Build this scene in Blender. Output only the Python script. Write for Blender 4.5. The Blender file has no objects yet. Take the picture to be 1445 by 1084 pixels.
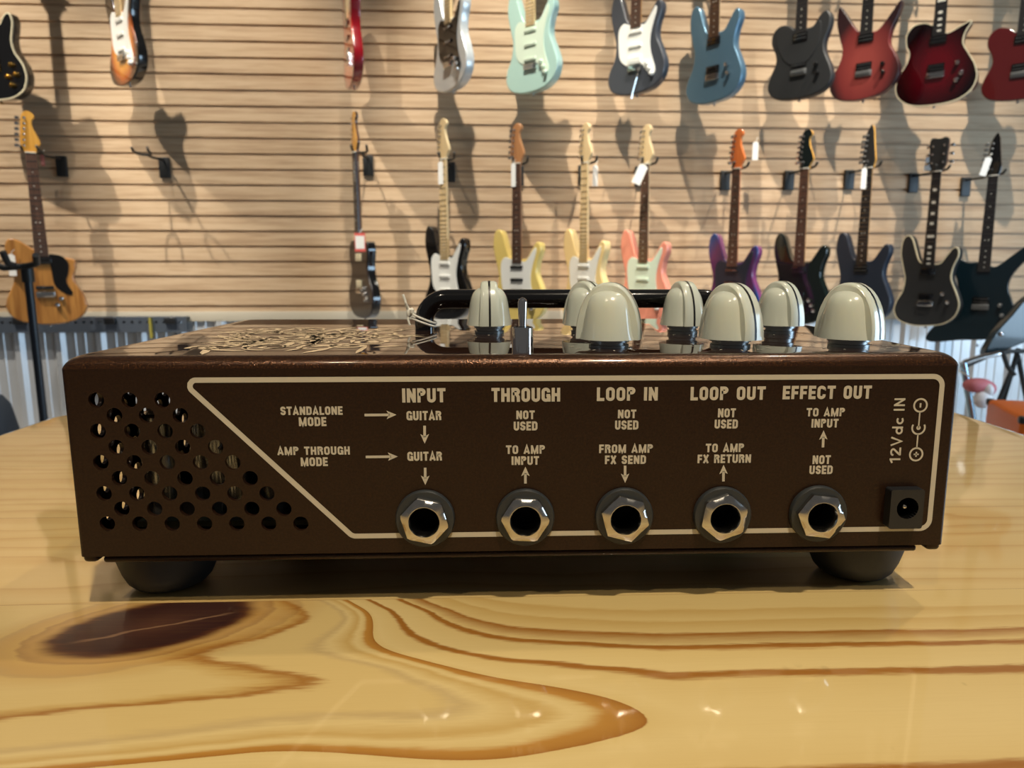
import bpy, bmesh, math, random
from mathutils import Vector, Matrix
from mathutils.geometry import tessellate_polygon
random.seed(7)
C = bpy.context.scene.collection
SC = bpy.context.scene
PI = math.pi

# ------------------------------------------------------------------ camera
CX, CD, CH = -0.004, 0.1878, 0.09305          # camera position (x, -y, z above the table top)
TH, PS, RO = 0.1623, 0.0388, 0.0009           # pitch down, yaw right, roll
FPX, PPX = 1025.0, 752.8
cam_data = bpy.data.cameras.new('camera'); cam = bpy.data.objects.new('camera', cam_data); C.objects.link(cam)
cam_data.sensor_width = 36; cam_data.lens = FPX/1445*36; cam_data.shift_x = -(PPX-722.5)/1445
cam_data.clip_start = 0.01; cam_data.clip_end = 60
fw = Vector((math.sin(PS)*math.cos(TH), math.cos(PS)*math.cos(TH), -math.sin(TH)))
rt = Vector((math.cos(PS), -math.sin(PS), 0)); up = rt.cross(fw)
r2 = rt*math.cos(RO)+up*math.sin(RO); u2 = up*math.cos(RO)-rt*math.sin(RO)
M = Matrix((r2, u2, -fw)).transposed().to_4x4(); M.translation = Vector((CX, -CD, CH)); cam.matrix_world = M
cam_data.dof.use_dof = True; cam_data.dof.focus_distance = 0.188; cam_data.dof.aperture_fstop = 33
SC.camera = cam
SC.view_settings.view_transform = 'Standard'; SC.view_settings.look = 'None'; SC.view_settings.gamma = 1
SC.view_settings.use_curve_mapping = False; SC.view_settings.exposure = 0.1

# ------------------------------------------------------------------ light
world = bpy.data.worlds.new('room_air'); SC.world = world; world.use_nodes = True
wb = world.node_tree.nodes['Background']; wb.inputs[0].default_value = (1.0, 0.95, 0.90, 1); wb.inputs[1].default_value = 0.075
SC.cycles.caustics_reflective = False; SC.cycles.caustics_refractive = False
YW, AW = 3.68, 0.0145                          # slat wall: distance at x = 0 and its slight turn

def lamp(name, typ, loc, target, energy, color, **kw):
    d = bpy.data.lights.new(name, typ); d.energy = energy; d.color = color
    for k, v in kw.items(): setattr(d, k, v)
    o = bpy.data.objects.new(name, d); C.objects.link(o); o.location = loc
    o.rotation_euler = (Vector(target)-Vector(loc)).to_track_quat('-Z', 'Y').to_euler()
    return o
WARM = (1.0, 0.91, 0.77)
for (x, y, z, tx, e) in ((-3.1, 2.0, 3.45, -2.35, 640), (-1.75, 2.0, 3.45, -1.2, 560), (-0.15, 2.0, 3.45, 0.05, 700), (1.15, 2.0, 3.45, 1.05, 600), (2.35, 2.0, 3.45, 1.95, 620)):
    lamp('track_spot', 'SPOT', (x, y, z), (tx, YW, 0.25), e, WARM, spot_size=math.radians(37), spot_blend=0.8, shadow_soft_size=0.03)
for (x, e) in ((-2.2, 160), (2.0, 160)):
    lamp('wainscot_fill', 'SPOT', (x, 1.2, 3.45), (x*.9, 3.0, -0.6), e, (1.0, 0.93, 0.84), spot_size=math.radians(50), spot_blend=0.8, shadow_soft_size=0.04)  # added fill spots, brighten the floor and the metal wainscot
lamp('counter_spot', 'SPOT', (0.46, -1.18, 2.6), (0, 0, 0), 250, (1.0, 0.86, 0.66), spot_size=math.radians(50), spot_blend=0.5, shadow_soft_size=0.05)
lamp('ceiling_spot', 'SPOT', (-0.9, -1.6, 2.7), (0.1, 0.2, 0), 65, (1.0, 0.84, 0.62), spot_size=math.radians(60), spot_blend=0.5, shadow_soft_size=0.04)
lamp('ceiling_spot', 'SPOT', (1.2, 0.9, 2.7), (0.1, 0.1, 0), 65, (1.0, 0.84, 0.62), spot_size=math.radians(60), spot_blend=0.5, shadow_soft_size=0.04)
lamp('daylight', 'AREA', (4.5, 0.35, 0.3), (-0.8, 3.2, -0.6), 105, (0.55, 0.78, 1.0), shape='RECTANGLE', size=2.6, size_y=1.7)

# ------------------------------------------------------------------ pixel -> place, for measuring positions on known planes
def ray(px, py):
    a, b = px-PPX, py-542.0
    c, s = math.cos(RO), math.sin(RO)
    a, b = a*c+b*s, b*c-a*s
    return r_(a/FPX, -b/FPX)
def r_(r, u): return rt*r + up*u + fw
CAM = Vector((CX, -CD, CH))
def at_y(px, py, Y=0.0):
    d = ray(px, py); return CAM + d*((Y-CAM.y)/d.y)
def at_z(px, py, Z=0.0):
    d = ray(px, py); return CAM + d*((Z-CAM.z)/d.z)
def at_wall(px, py, gap=0.0):
    d = ray(px, py); n = Vector((-math.sin(AW), math.cos(AW), 0)); p0 = Vector((0, YW, 0)) - n*gap
    return CAM + d*((p0-CAM).dot(n)/d.dot(n))

# ------------------------------------------------------------------ materials
def lin(c):
    return tuple(((v/255)/12.92 if v/255 <= .04045 else ((v/255+.055)/1.055)**2.4) for v in c[:3])+(1,)
def mat(name, rgb, rough=.5, metal=0, coat=0, coat_rough=.05, spec=.5, **kw):
    m = bpy.data.materials.new(name); m.use_nodes = True
    b = m.node_tree.nodes['Principled BSDF']
    b.inputs['Base Color'].default_value = lin(rgb); b.inputs['Roughness'].default_value = rough
    b.inputs['Metallic'].default_value = metal; b.inputs['Coat Weight'].default_value = coat
    b.inputs['Coat Roughness'].default_value = coat_rough; b.inputs['Specular IOR Level'].default_value = spec
    for k, v in kw.items(): b.inputs[k].default_value = v
    return m
class X:
    """tiny shader-math expression builder"""
    def __init__(s, nt, v): s.nt, s.v = nt, v
    def op(s, o, *a, clamp=False):
        n = s.nt.nodes.new('ShaderNodeMath'); n.operation = o; n.use_clamp = clamp
        for i, q in enumerate((s,)+a):
            q = q.v if isinstance(q, X) else q
            if isinstance(q, (int, float)): n.inputs[i].default_value = q
            else: s.nt.links.new(q, n.inputs[i])
        return X(s.nt, n.outputs[0])
    def __add__(s, o): return s.op('ADD', o)
    def __sub__(s, o): return s.op('SUBTRACT', o)
    def __mul__(s, o): return s.op('MULTIPLY', o)
    def __truediv__(s, o): return s.op('DIVIDE', o)
    __radd__ = __add__; __rmul__ = __mul__
    def __rsub__(s, o): return (s*-1.0)+o
    def mx(s, o): return s.op('MAXIMUM', o)
    def mn(s, o): return s.op('MINIMUM', o)
    def sqrt(s): return s.op('SQRT')
    def abs(s): return s.op('ABSOLUTE')
    def exp(s): return s.op('EXPONENT')
    def sign(s): return s.op('SIGN')
    def floor(s): return s.op('FLOOR')
    def frac(s): return s.op('FRACT')
    def gt(s, o): return s.op('GREATER_THAN', o)
    def step(s, a, b):
        t = ((s-a)*(1.0/(b-a))).op('MULTIPLY', 1.0, clamp=True)
        return t*t*(3.0-2.0*t)
def obj_xyz(m):
    nt = m.node_tree; tc = nt.nodes.new('ShaderNodeTexCoord'); sp = nt.nodes.new('ShaderNodeSeparateXYZ')
    nt.links.new(tc.outputs['Object'], sp.inputs[0]); return tc, [X(nt, o) for o in sp.outputs]
def comb(nt, x, y, z=0.0):
    n = nt.nodes.new('ShaderNodeCombineXYZ')
    for i, q in enumerate((x, y, z)):
        if isinstance(q, X): nt.links.new(q.v, n.inputs[i])
        else: n.inputs[i].default_value = q
    return n.outputs[0]
def noise(nt, vec, scale, detail=2, rough=.5):
    n = nt.nodes.new('ShaderNodeTexNoise'); n.inputs['Scale'].default_value = scale; n.inputs['Detail'].default_value = detail
    n.inputs['Roughness'].default_value = rough; nt.links.new(vec, n.inputs['Vector']); return X(nt, n.outputs[0])
def ramp(nt, fac, stops, interp='LINEAR'):
    n = nt.nodes.new('ShaderNodeValToRGB'); cr = n.color_ramp; cr.interpolation = interp
    nt.links.new(fac.v, n.inputs[0])
    while len(cr.elements) < len(stops): cr.elements.new(.5)
    for e, (p, c) in zip(cr.elements, stops): e.position = p; e.color = lin(c)
    return n.outputs[0]
def mix(nt, f, a, b, mode='MIX'):
    n = nt.nodes.new('ShaderNodeMix'); n.data_type = 'RGBA'; n.blend_type = mode
    if isinstance(f, X): nt.links.new(f.v, n.inputs[0])
    else: n.inputs[0].default_value = f
    for i, q in ((6, a), (7, b)):
        if isinstance(q, tuple): n.inputs[i].default_value = lin(q)
        else: nt.links.new(q, n.inputs[i])
    return n.outputs[2]
def bsdf(m): return m.node_tree.nodes['Principled BSDF']

def wood_top():
    m = mat('pine_lacquer', (205, 170, 100), .35, 0, 1.0, .055)
    bsdf(m).inputs['Coat IOR'].default_value = 1.8
    nt = m.node_tree; tc, (x, y, z) = obj_xyz(m)
    x = x*1000.0; y = y*1000.0                                  # millimetres on the board
    n1 = noise(nt, comb(nt, x*.012, y*.05), 1.0, 3)-.5
    n2 = noise(nt, comb(nt, x*.05, y*.25), 1.0, 3)-.5
    nf = noise(nt, comb(nt, x*.03, y*1.6), 1.0, 4, .6)-.5
    # --- front board: flat-sawn cathedral figure bent round a knot
    dx = x+96.0; dy = y+6.5
    bump = ((dx*dx*(-1/3000.0)).exp())*y.step(-25, 1)*46.0
    yb = y-bump
    ridge = (x*-1.0).step(0, 55)*11.0-51.0
    L = yb-ridge
    k = L.step(-7, 7)*3.7+4.5
    M2 = L*L-((24.5-x).mx(-9.0))*k
    n3 = noise(nt, comb(nt, x*.16, y*1.3), 1.0, 2)-.5
    g = M2.sign()*M2.abs().sqrt()+n1*3.4+n2*1.8+n3*1.5
    t = (g+40.0)*.01
    light = (216, 188, 124); pale = (222, 196, 134); dk = (158, 104, 40); md = (202, 168, 100); gy = (200, 173, 118)
    def P(v): return (v+40)/100.0
    og = (184, 132, 58)
    st = [(P(-40), pale), (P(-30), light), (P(-27), light), (P(-25.6), md), (P(-24.2), dk), (P(-23.4), light), (P(-18.5), light), (P(-17), gy), (P(-15.5), pale), (P(-12.5), md), (P(-10.8), pale),
          (P(-9.3), light), (P(-7.5), og), (P(-.6), dk), (P(.8), dk), (P(1.5), light), (P(8), pale), (P(15.8), light), (P(17.2), dk), (P(18.8), dk), (P(19.5), pale), (P(27.5), light), (P(28.8), dk),
          (P(30), dk), (P(30.6), light), (P(35.4), dk), (P(36.4), light), (P(42), md), (P(43), light), (P(48), md), (P(49), light)]
    front = ramp(nt, t, st)
    # knot with its own rings and dark core
    kx = dx-dy*.55
    rr = (kx*kx*(1/430.0)+dy*dy*(1/240.0)).sqrt()+n2*.22+n1*.12
    rings = ramp(nt, ((rr*3.1)+nf*.25).frac(), [(0, (196, 150, 76)), (.55, (176, 122, 52)), (.85, (146, 90, 34)), (1, (196, 150, 76))])
    front = mix(nt, (1.0-rr.step(1.25, 2.0))*.62, front, rings)
    core = ramp(nt, rr*.8+nf*.25, [(0, (86, 54, 42)), (.35, (62, 34, 30)), (.68, (52, 26, 26)), (.85, (104, 58, 30)), (1, (150, 96, 40))])
    front = mix(nt, 1.0-rr.step(.92, 1.16), front, core)
    crack = ((dy-(dx-4.0)*.42+n2*4.0).abs()).step(.15, .9)
    front = mix(nt, (1.0-crack)*(1.0-rr.step(.55, .9))*.45, front, (176, 136, 100))
    # resin flecks towards the right end
    vo = nt.nodes.new('ShaderNodeTexVoronoi'); vo.inputs['Scale'].default_value = 1.0
    nt.links.new(comb(nt, x*.14, y*.10), vo.inputs['Vector'])
    sel = X(nt, vo.outputs['Color']).op('MULTIPLY', 1.0)
    fl = (1.0-X(nt, vo.outputs['Distance']).step(.10, .2))*x.step(40, 60)*(-1.0*y).step(30, 42)*sel.gt(.5)
    front = mix(nt, fl*.85, front, (104, 72, 34))
    # --- boards further back: straight grain
    pl = ((y-6.0)*(1/72.0)).floor()
    off = (pl*37.3).op('SINE')
    gb = y*.085+off*7.0+(noise(nt, comb(nt, x*.006, y*.035, off), 1.0, 3)-.5)*3.6
    rb = ramp(nt, gb.frac(), [(0, (214, 184, 122)), (.45, (220, 194, 134)), (.8, (204, 168, 104)), (.94, (184, 142, 76)), (1, (214, 184, 122))])
    soft = ramp(nt, noise(nt, comb(nt, x*.004, y*.06, off), 1.0, 2), [(.3, (206, 174, 110)), (.7, (226, 200, 138))])
    rb = mix(nt, .45, rb, soft)
    rb = mix(nt, off*.10+.08, rb, (206, 160, 84))
    seam = (((y-6.0)*(1/72.0)).frac()-.5).abs()
    rb = mix(nt, seam.step(.4945, .499)*.5, rb, (120, 80, 36))
    col = mix(nt, y.gt(6.0), front, rb)
    col = mix(nt, nf.abs()*.4, col, (176, 134, 70))
    nt.links.new(col, bsdf(m).inputs['Base Color'])
    bp = nt.nodes.new('ShaderNodeBump'); bp.inputs['Strength'].default_value = .06; bp.inputs['Distance'].default_value = .0004
    wv = noise(nt, comb(nt, x*.03, y*.05), 1.0, 2); nt.links.new(wv.v, bp.inputs['Height']); nt.links.new(bp.outputs[0], bsdf(m).inputs['Coat Normal'])
    return m
def wood_wall():
    m = mat('slat_wood', (196, 164, 128), .55, 0, 0, spec=.3)
    nt = m.node_tree; tc, (x, y, z) = obj_xyz(m)
    row = (z*(1/.0762)).floor()
    a = noise(nt, comb(nt, x*1.3, z*26.0, row*3.1), 1.0, 4, .6)
    b = noise(nt, comb(nt, x*5.0, z*90.0, row*1.7), 1.0, 3, .6)
    c = ramp(nt, a*.6+b*.4, [(.32, (158, 130, 102)), (.46, (188, 160, 128)), (.58, (204, 178, 146)), (.72, (176, 146, 114))])
    panel = ((x+.55)*(1/1.22)).floor()
    c = mix(nt, ((panel*12.9).op('SINE')*.5+.5)*.28, c, (150, 122, 96))
    nt.links.new(c, bsdf(m).inputs['Base Color']); return m
def burst(name, centre, mid, edge, rough=.18, coat=1.0, metal=0, cz=-.60, sx=.165, sz=.19, stops=(.45, .72, .95)):
    m = mat(name, centre, rough, metal, coat, .05)
    nt = m.node_tree; tc, (x, y, z) = obj_xyz(m)
    zz = z-cz
    r = ((x*x)*(1/sx**2)+(zz*zz)*(1/sz**2)).sqrt()+(noise(nt, comb(nt, x*20.0, z*3.0), 1.0, 2)-.5)*.12
    c = ramp(nt, r, [(stops[0], centre), (stops[1], mid), (stops[2], edge)])
    nt.links.new(c, bsdf(m).inputs['Base Color']); return m
def streak(name, a, b, rough=.3, coat=.5, fx=60.0, fz=4.0):
    m = mat(name, a, rough, 0, coat)
    nt = m.node_tree; tc, (x, y, z) = obj_xyz(m)
    c = ramp(nt, noise(nt, comb(nt, x*fx, y*fx, z*fz), 1.0, 3, .6), [(.35, a), (.65, b)])
    nt.links.new(c, bsdf(m).inputs['Base Color']); return m
def flake(name, rgb, rgb2, rough, metal, coat, coat_rough, scale=900):
    m = mat(name, rgb, rough, metal, coat, coat_rough)
    nt = m.node_tree; tc = nt.nodes.new('ShaderNodeTexCoord')
    n = noise(nt, tc.outputs['Object'], scale, 2, .6)
    c = ramp(nt, n, [(.4, rgb), (.7, rgb2)])
    nt.links.new(c, bsdf(m).inputs['Base Color'])
    bp = nt.nodes.new('ShaderNodeBump'); bp.inputs['Strength'].default_value = .25; bp.inputs['Distance'].default_value = .0002
    nt.links.new(n.v, bp.inputs['Height']); nt.links.new(bp.outputs[0], bsdf(m).inputs['Normal'])
    return m

# ------------------------------------------------------------------ mesh helpers
class MB:
    def __init__(s): s.v, s.f, s.mi, s.sm = [], [], [], []
    def add(s, verts, faces, mi=0, smooth=False):
        o = len(s.v); s.v += [tuple(v) for v in verts]
        for f in faces: s.f.append([i+o for i in f]); s.mi.append(mi); s.sm.append(smooth)
    def box(s, x0, x1, y0, y1, z0, z1, mi=0, bev=0.0):
        if bev <= 0:
            v = [(x, y, z) for x in (x0, x1) for y in (y0, y1) for z in (z0, z1)]
            s.add(v, [(0, 1, 3, 2), (4, 6, 7, 5), (0, 4, 5, 1), (2, 3, 7, 6), (0, 2, 6, 4), (1, 5, 7, 3)], mi); return
        bm = bmesh.new(); bmesh.ops.create_cube(bm, size=1)
        for q in bm.verts: q.co = Vector(((x0+x1)/2+q.co.x*(x1-x0), (y0+y1)/2+q.co.y*(y1-y0), (z0+z1)/2+q.co.z*(z1-z0)))
        bmesh.ops.bevel(bm, geom=bm.edges[:], offset=bev, segments=3, affect='EDGES', profile=.5)
        bm.verts.index_update()
        s.add([q.co[:] for q in bm.verts], [[q.index for q in f.verts] for f in bm.faces], mi, True); bm.free()
    def loops(s, loops, mi=0, smooth=True, cap0=False, cap1=False, close=False):
        n = len(loops[0]); o = len(s.v)
        for l in loops: s.v += [tuple(p) for p in l]
        R = range(len(loops)-(0 if close else 1))
        for i in R:
            j = (i+1) % len(loops)
            for k in range(n):
                k2 = (k+1) % n
                s.f.append([o+i*n+k, o+i*n+k2, o+j*n+k2, o+j*n+k]); s.mi.append(mi); s.sm.append(smooth)
        if cap0: s.f.append([o+k for k in range(n)][::-1]); s.mi.append(mi); s.sm.append(False)
        if cap1: s.f.append([o+(len(loops)-1)*n+k for k in range(n)]); s.mi.append(mi); s.sm.append(False)
    def lathe(s, prof, cx=0, cy=0, cz=0, axis='Z', n=32, mi=0, smooth=True, cap0=True, cap1=True):
        L = []
        for r, h in prof:
            l = []
            for k in range(n):
                a = 2*PI*k/n; c, d = r*math.cos(a), r*math.sin(a)
                l.append({'Z': (cx+c, cy+d, cz+h), 'Y': (cx+c, cy+h, cz+d), 'X': (cx+h, cy+c, cz+d)}[axis])
            L.append(l)
        s.loops(L, mi, smooth, cap0, cap1)
    def tube(s, pts, r, n=10, mi=0, closed=False):
        pts = [Vector(p) for p in pts]; L = []
        prev = None
        for i, p in enumerate(pts):
            a = pts[i-1] if (i > 0 or closed) else p
            b = pts[(i+1) % len(pts)] if (i < len(pts)-1 or closed) else p
            t = (b-a).normalized()
            if prev is None:
                u = t.orthogonal().normalized()
            else:
                u = (prev-t*prev.dot(t)).normalized()
            prev = u; w = t.cross(u)
            rr = r[i] if isinstance(r, (list, tuple)) else r
            L.append([p+u*math.cos(2*PI*k/n)*rr+w*math.sin(2*PI*k/n)*rr for k in range(n)])
        s.loops(L, mi, True, not closed, not closed, closed)
    def build(s, name, mats, parent=None, recalc=True):
        me = bpy.data.meshes.new(name); me.from_pydata(s.v, [], s.f)
        for m in (mats if isinstance(mats, (list, tuple)) else [mats]): me.materials.append(m)
        me.polygons.foreach_set('material_index', s.mi); me.polygons.foreach_set('use_smooth', s.sm)
        if recalc:
            bm = bmesh.new(); bm.from_mesh(me); bmesh.ops.recalc_face_normals(bm, faces=bm.faces); bm.to_mesh(me); bm.free()
        me.update()
        try: me.set_sharp_from_angle(angle=math.radians(40))
        except Exception: pass
        o = bpy.data.objects.new(name, me); C.objects.link(o)
        if parent is not None: o.parent = parent
        return o
def tag(o, label, cat, group=None):
    o['label'] = label; o['category'] = cat
    if group: o['group'] = group
    return o
def thing(name, label, cat, loc=(0, 0, 0), rz=0, group=None):
    o = bpy.data.objects.new(name, None); C.objects.link(o); o.location = loc; o.rotation_euler = (0, 0, rz); o.empty_display_size = .02
    return tag(o, label, cat, group)
def struct(o): o['kind'] = 'structure'; return o
def smooth_closed(pts, per=6):
    out = []; n = len(pts)
    for i in range(n):
        p0, p1, p2, p3 = (Vector(pts[(i+k-1) % n]) for k in range(4))
        for j in range(per):
            t = j/per
            out.append(.5*((2*p1)+(p2-p0)*t+(2*p0-5*p1+4*p2-p3)*t*t+(3*p1-p0-3*p2+p3)*t**3))
    return out
def offset2(pts, d):
    """inward offset of a closed 2-D outline"""
    n = len(pts); area = sum(pts[i].x*pts[(i+1) % n].y-pts[(i+1) % n].x*pts[i].y for i in range(n))
    s = 1 if area > 0 else -1; out = []
    for i in range(n):
        t = (pts[(i+1) % n]-pts[i-1]); t = t.normalized() if t.length > 1e-9 else Vector((1, 0))
        out.append(pts[i]+Vector((-t.y, t.x))*d*s)
    return out
def rrect(x0, x1, y0, y1, r, n=6):
    out = []
    for cx, cy, a0 in ((x1-r, y1-r, 0), (x0+r, y1-r, PI/2), (x0+r, y0+r, PI), (x1-r, y0+r, 1.5*PI)):
        for k in range(n+1):
            a = a0+PI/2*k/n; out.append((cx+r*math.cos(a), cy+r*math.sin(a)))
    return out
def plate(mb, outer, holes, fn, th, mi=0):
    """flat plate with holes: fn(u, v, depth) -> xyz"""
    poly = [[Vector((u, v, 0)) for u, v in outer]]+[[Vector((u, v, 0)) for u, v in h] for h in holes]
    flat = [p for l in poly for p in l]
    tris = tessellate_polygon(poly)
    n = len(flat)
    mb.add([fn(p.x, p.y, 0) for p in flat]+[fn(p.x, p.y, th) for p in flat], [t for t in tris]+[[i+n for i in t[::-1]] for t in tris], mi)
    o = 0
    for li, l in enumerate(poly):
        k = len(l)
        mb.add([fn(p.x, p.y, 0) for p in l]+[fn(p.x, p.y, th) for p in l], [[i, (i+1) % k, (i+1) % k+k, i+k] for i in range(k)], mi, li > 0)

# ------------------------------------------------------------------ shared materials
M_brown = flake('brown_enamel', (34, 20, 12), (46, 29, 18), .30, .15, .0, .2, 1500); bsdf(M_brown).inputs['Specular IOR Level'].default_value = .35
M_browntop = mat('brown_enamel_gloss', (44, 29, 22), .3, 0, 1.0, .015, spec=0)
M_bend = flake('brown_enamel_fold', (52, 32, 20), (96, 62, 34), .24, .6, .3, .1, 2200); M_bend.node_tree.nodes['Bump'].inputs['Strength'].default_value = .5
M_cream_ink = mat('cream_ink', (184, 178, 162), .5)
M_gold_ink = mat('pale_gold_ink', (232, 208, 170), .35, 0, .5)
M_rubber = mat('black_rubber', (24, 25, 26), .6)
M_blackplas = mat('black_plastic', (30, 31, 33), .38)
M_collar = mat('dark_grey_plastic', (44, 47, 48), .42)
M_chrome = mat('chrome', (225, 225, 225), .06, 1)
M_nickel = mat('nickel', (205, 203, 198), .2, 1)
M_steel = mat('dull_steel', (150, 152, 152), .35, .8)
M_hole = mat('socket_black', (5, 5, 5), .6, spec=.05)
M_knob = mat('cream_plastic', (206, 210, 196), .22, 0, .6, .04, **{'Subsurface Weight': .05})
M_line = mat('black_line', (14, 13, 14), .4)
M_handle = mat('gloss_black', (9, 9, 10), .12, 0, .8, .04)
M_cord = mat('white_cord', (225, 224, 214), .7)
M_glass = mat('aluminium_can', (190, 190, 188), .2, .9)
M_table = wood_top()
M_wall = wood_wall()

# ------------------------------------------------------------------ the room
FLOOR_Z = -0.86
WM = Matrix.Rotation(AW, 4, 'Z'); WM.translation = Vector((0, YW, 0))
mb = MB(); mb.add([(-6, -6, FLOOR_Z), (6, -6, FLOOR_Z), (6, 4.6, FLOOR_Z), (-6, 4.6, FLOOR_Z)], [(0, 1, 2, 3)])
struct(mb.build('floor', mat('floor_concrete', (170, 166, 160), .35)))
# slat wall, one grooved sheet
PITCH = .0762; zg = at_wall(722, 199).z; zbot = at_wall(722, 438.5).z; ztop = 2.35
prof = [(0.0, zbot)]
z = zg
while z-PITCH > zbot+.02: z -= PITCH
while z < ztop-.05:
    prof += [(0.0, z-.006), (.013, z-.006), (.013, z+.006), (0.0, z+.006)]; z += PITCH
prof += [(0.0, ztop)]
mb = MB()
for i in range(len(prof)-1):
    (y0, z0), (y1, z1) = prof[i], prof[i+1]
    mb.add([(-4.2, y0, z0), (4.2, y0, z0), (4.2, y1, z1), (-4.2, y1, z1)], [(0, 1, 2, 3)])
mb.add([(-4.2, .03, zbot), (4.2, .03, zbot), (4.2, .03, ztop), (-4.2, .03, ztop)], [(0, 1, 2, 3)])
o = mb.build('wall_back', M_wall, recalc=False); o.matrix_world = WM; struct(o)
zt2 = at_wall(450, 453).z
mb = MB(); mb.box(-4.2, 4.2, -.003, .03, zt2, zbot, bev=.001)
o = mb.build('trim_1', mat('pale_trim', (186, 178, 160), .6)); o.matrix_world = WM; struct(o)
# corrugated metal wainscot
mb = MB(); L0, L1 = [], []
xx = -4.2; seq = []
while xx < 4.2:
    for dx, dy in ((0, 0), (.012, 0), (.03, -.019), (.055, -.019), (.073, 0), (.11, 0), (.114, -.004), (.122, -.004), (.126, 0), (.16, 0), (.164, -.004), (.172, -.004), (.176, 0)):
        seq.append((xx+dx, dy))
    xx += .205
v = [(a, b+.012, FLOOR_Z) for a, b in seq]+[(a, b+.012, zt2) for a, b in seq]; n = len(seq)
mb.add(v, [(i, i+1, i+1+n, i+n) for i in range(n-1)])
o = mb.build('wall_wainscot', mat('galvanised_steel', (206, 209, 212), .33, .4), recalc=False); o.matrix_world = WM; struct(o)

# ------------------------------------------------------------------ the table
tb = thing('display_table', 'varnished knotty pine table with plank top under the brown preamp', 'table', (0, 0, FLOOR_Z))
mb = MB(); x0, x1, y0, y1 = -.2866, .2878, -.30, .275
Ls = []
for ins, z in ((.004, -.03), (.001, -.0285), (0, -.026), (0, -.004), (.0008, -.0018), (.0025, -.0004), (.005, 0)):
    Ls.append([(x, y, z-FLOOR_Z) for x, y in rrect(x0+ins, x1-ins, y0+ins, y1-ins, .013-ins*.9, 8)])
mb.loops(Ls, 0, True, True, True)
top = mb.build('tabletop', M_table, tb)
M_leg = streak('pine_leg', (190, 150, 90), (206, 170, 108))
for sx in (x0+.05, x1-.05):
    for sy in (y0+.05, y1-.05):
        mb = MB(); mb.box(sx-.022, sx+.022, sy-.022, sy+.022, 0, -.03-FLOOR_Z, bev=.003); mb.build('leg', M_leg, tb)

# ------------------------------------------------------------------ the preamp
HW, ZB, ZT, DEP = .1175, .0163, .0698, .133
box = thing('guitar_preamp', 'dark brown metal guitar preamp with five jacks and cream knobs on the pine table', 'preamp', (0, 0, 0))
RB = .0031
def px_face(px, py, Y=0.0):
    p = at_y(px, py, Y); return (p.x, p.z)
def circ(cx, cy, r, n=20): return [(cx+r*math.cos(2*PI*k/n), cy+r*math.sin(2*PI*k/n)) for k in range(n)]
vents_px = {195: (167, 308, 448), 260: (245, 382, 525), 327: (175, 320, 460, 599), 395: (253, 393, 535, 675), 460: (187, 330, 470, 611, 748), 527: (266, 404, 545, 683, 822),
            592: (201, 341, 480, 620, 757, 893), 657: (277, 416, 554, 692, 829, 965), 720: (215, 353, 491, 628, 765, 901, 1037)}
vents = []
for r_i, (yy, xs) in enumerate(vents_px.items()):
    for xv in xs:
        q = px_face(80+xv/3.0104, 500+yy/3.0104); vents.append(q)
jack_px = [(600.5, 731), (741, 729), (880, 727), (1018, 725), (1153, 722)]
JZ = .0260
jacks = [px_face(*q)[0] for q in jack_px]
DCX, DCZ = .1044, .0278
holes = [circ(x, z, .00200) for x, z in vents]+[circ(x, JZ, .0049) for x in jacks]+[circ(DCX+.0002, DCZ, .0040)]
mb = MB()
zf = ZT-RB; xf = HW-.0012
plate(mb, [(-xf, ZB), (xf, ZB), (xf, zf), (-xf, zf)], holes, lambda u, v, d: (u, d, v), .0013)
# folded edges: side walls below, rounded shoulder, flat top
def ring(ins, z, rc): return [(x, y, z) for x, y in rrect(-HW+ins, HW-ins, ins, DEP-ins, rc, 5)]
base = [(x, y) for x, y in rrect(-HW, HW, 0, DEP, .0012, 5)]
lo = [(x, y, ZB) for x, y in base]; hi = [(x, y, zf) for x, y in base]; nb = len(base)
o0 = len(mb.v); mb.v += lo+hi
for k in range(nb):
    k2 = (k+1) % nb
    if base[k][1] < 1e-6 and base[k2][1] < 1e-6 or base[k][0] < -HW+1e-6 and base[k2][0] < -HW+1e-6: continue         # the front is the pierced plate
    mb.f.append([o0+k, o0+k2, o0+nb+k2, o0+nb+k]); mb.mi.append(0); mb.sm.append(True)
Ls = []
for k in range(8):
    a = PI/2*k/7; Ls.append(ring(RB*(1-math.cos(a)), zf+RB*math.sin(a), .0012+RB*(1-math.cos(a))*.2+.0026*math.sin(a)))
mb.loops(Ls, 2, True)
mb.f.append(list(range(len(mb.v)-len(Ls[-1]), len(mb.v)))); mb.mi.append(1); mb.sm.append(False)
sv = [circ(.014+.0086*i+(.0043 if j % 2 else 0), .0235+.0041*j, .0020, 14) for j in range(9) for i in range(7)]
plate(mb, [(.0012, ZB), (DEP-.0012, ZB), (DEP-.0012, zf), (.0012, zf)], sv, lambda u, v, d: (-HW+d, u, v), .0012)
# sloping player's side, beyond the ridge the photo shows
mb.add([(-HW, DEP, ZT-.004), (HW, DEP, ZT-.004), (HW, DEP+.05, .03), (-HW, DEP+.05, .03), (-HW, DEP, ZB), (HW, DEP, ZB), (HW, DEP+.05, ZB), (-HW, DEP+.05, ZB)], [(0, 1, 2, 3), (0, 3, 7, 4), (1, 5, 6, 2), (3, 2, 6, 7)])
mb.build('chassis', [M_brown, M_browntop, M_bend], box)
mb = MB(); mb.box(-HW+.0052, HW-.0066, .0012, DEP+.048, ZB-.0024, ZB-.0006, bev=.0008); mb.build('base_plate', M_brown, box)
for sx in (-1, 1):
    mb = MB(); mb.box(sx*(HW-.0022)-.0020, sx*(HW-.0022)+.0020, .0006, DEP+.045, ZB-.0020, ZB+.002, bev=.0012); mb.build('side_flange', M_brown, box)
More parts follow.
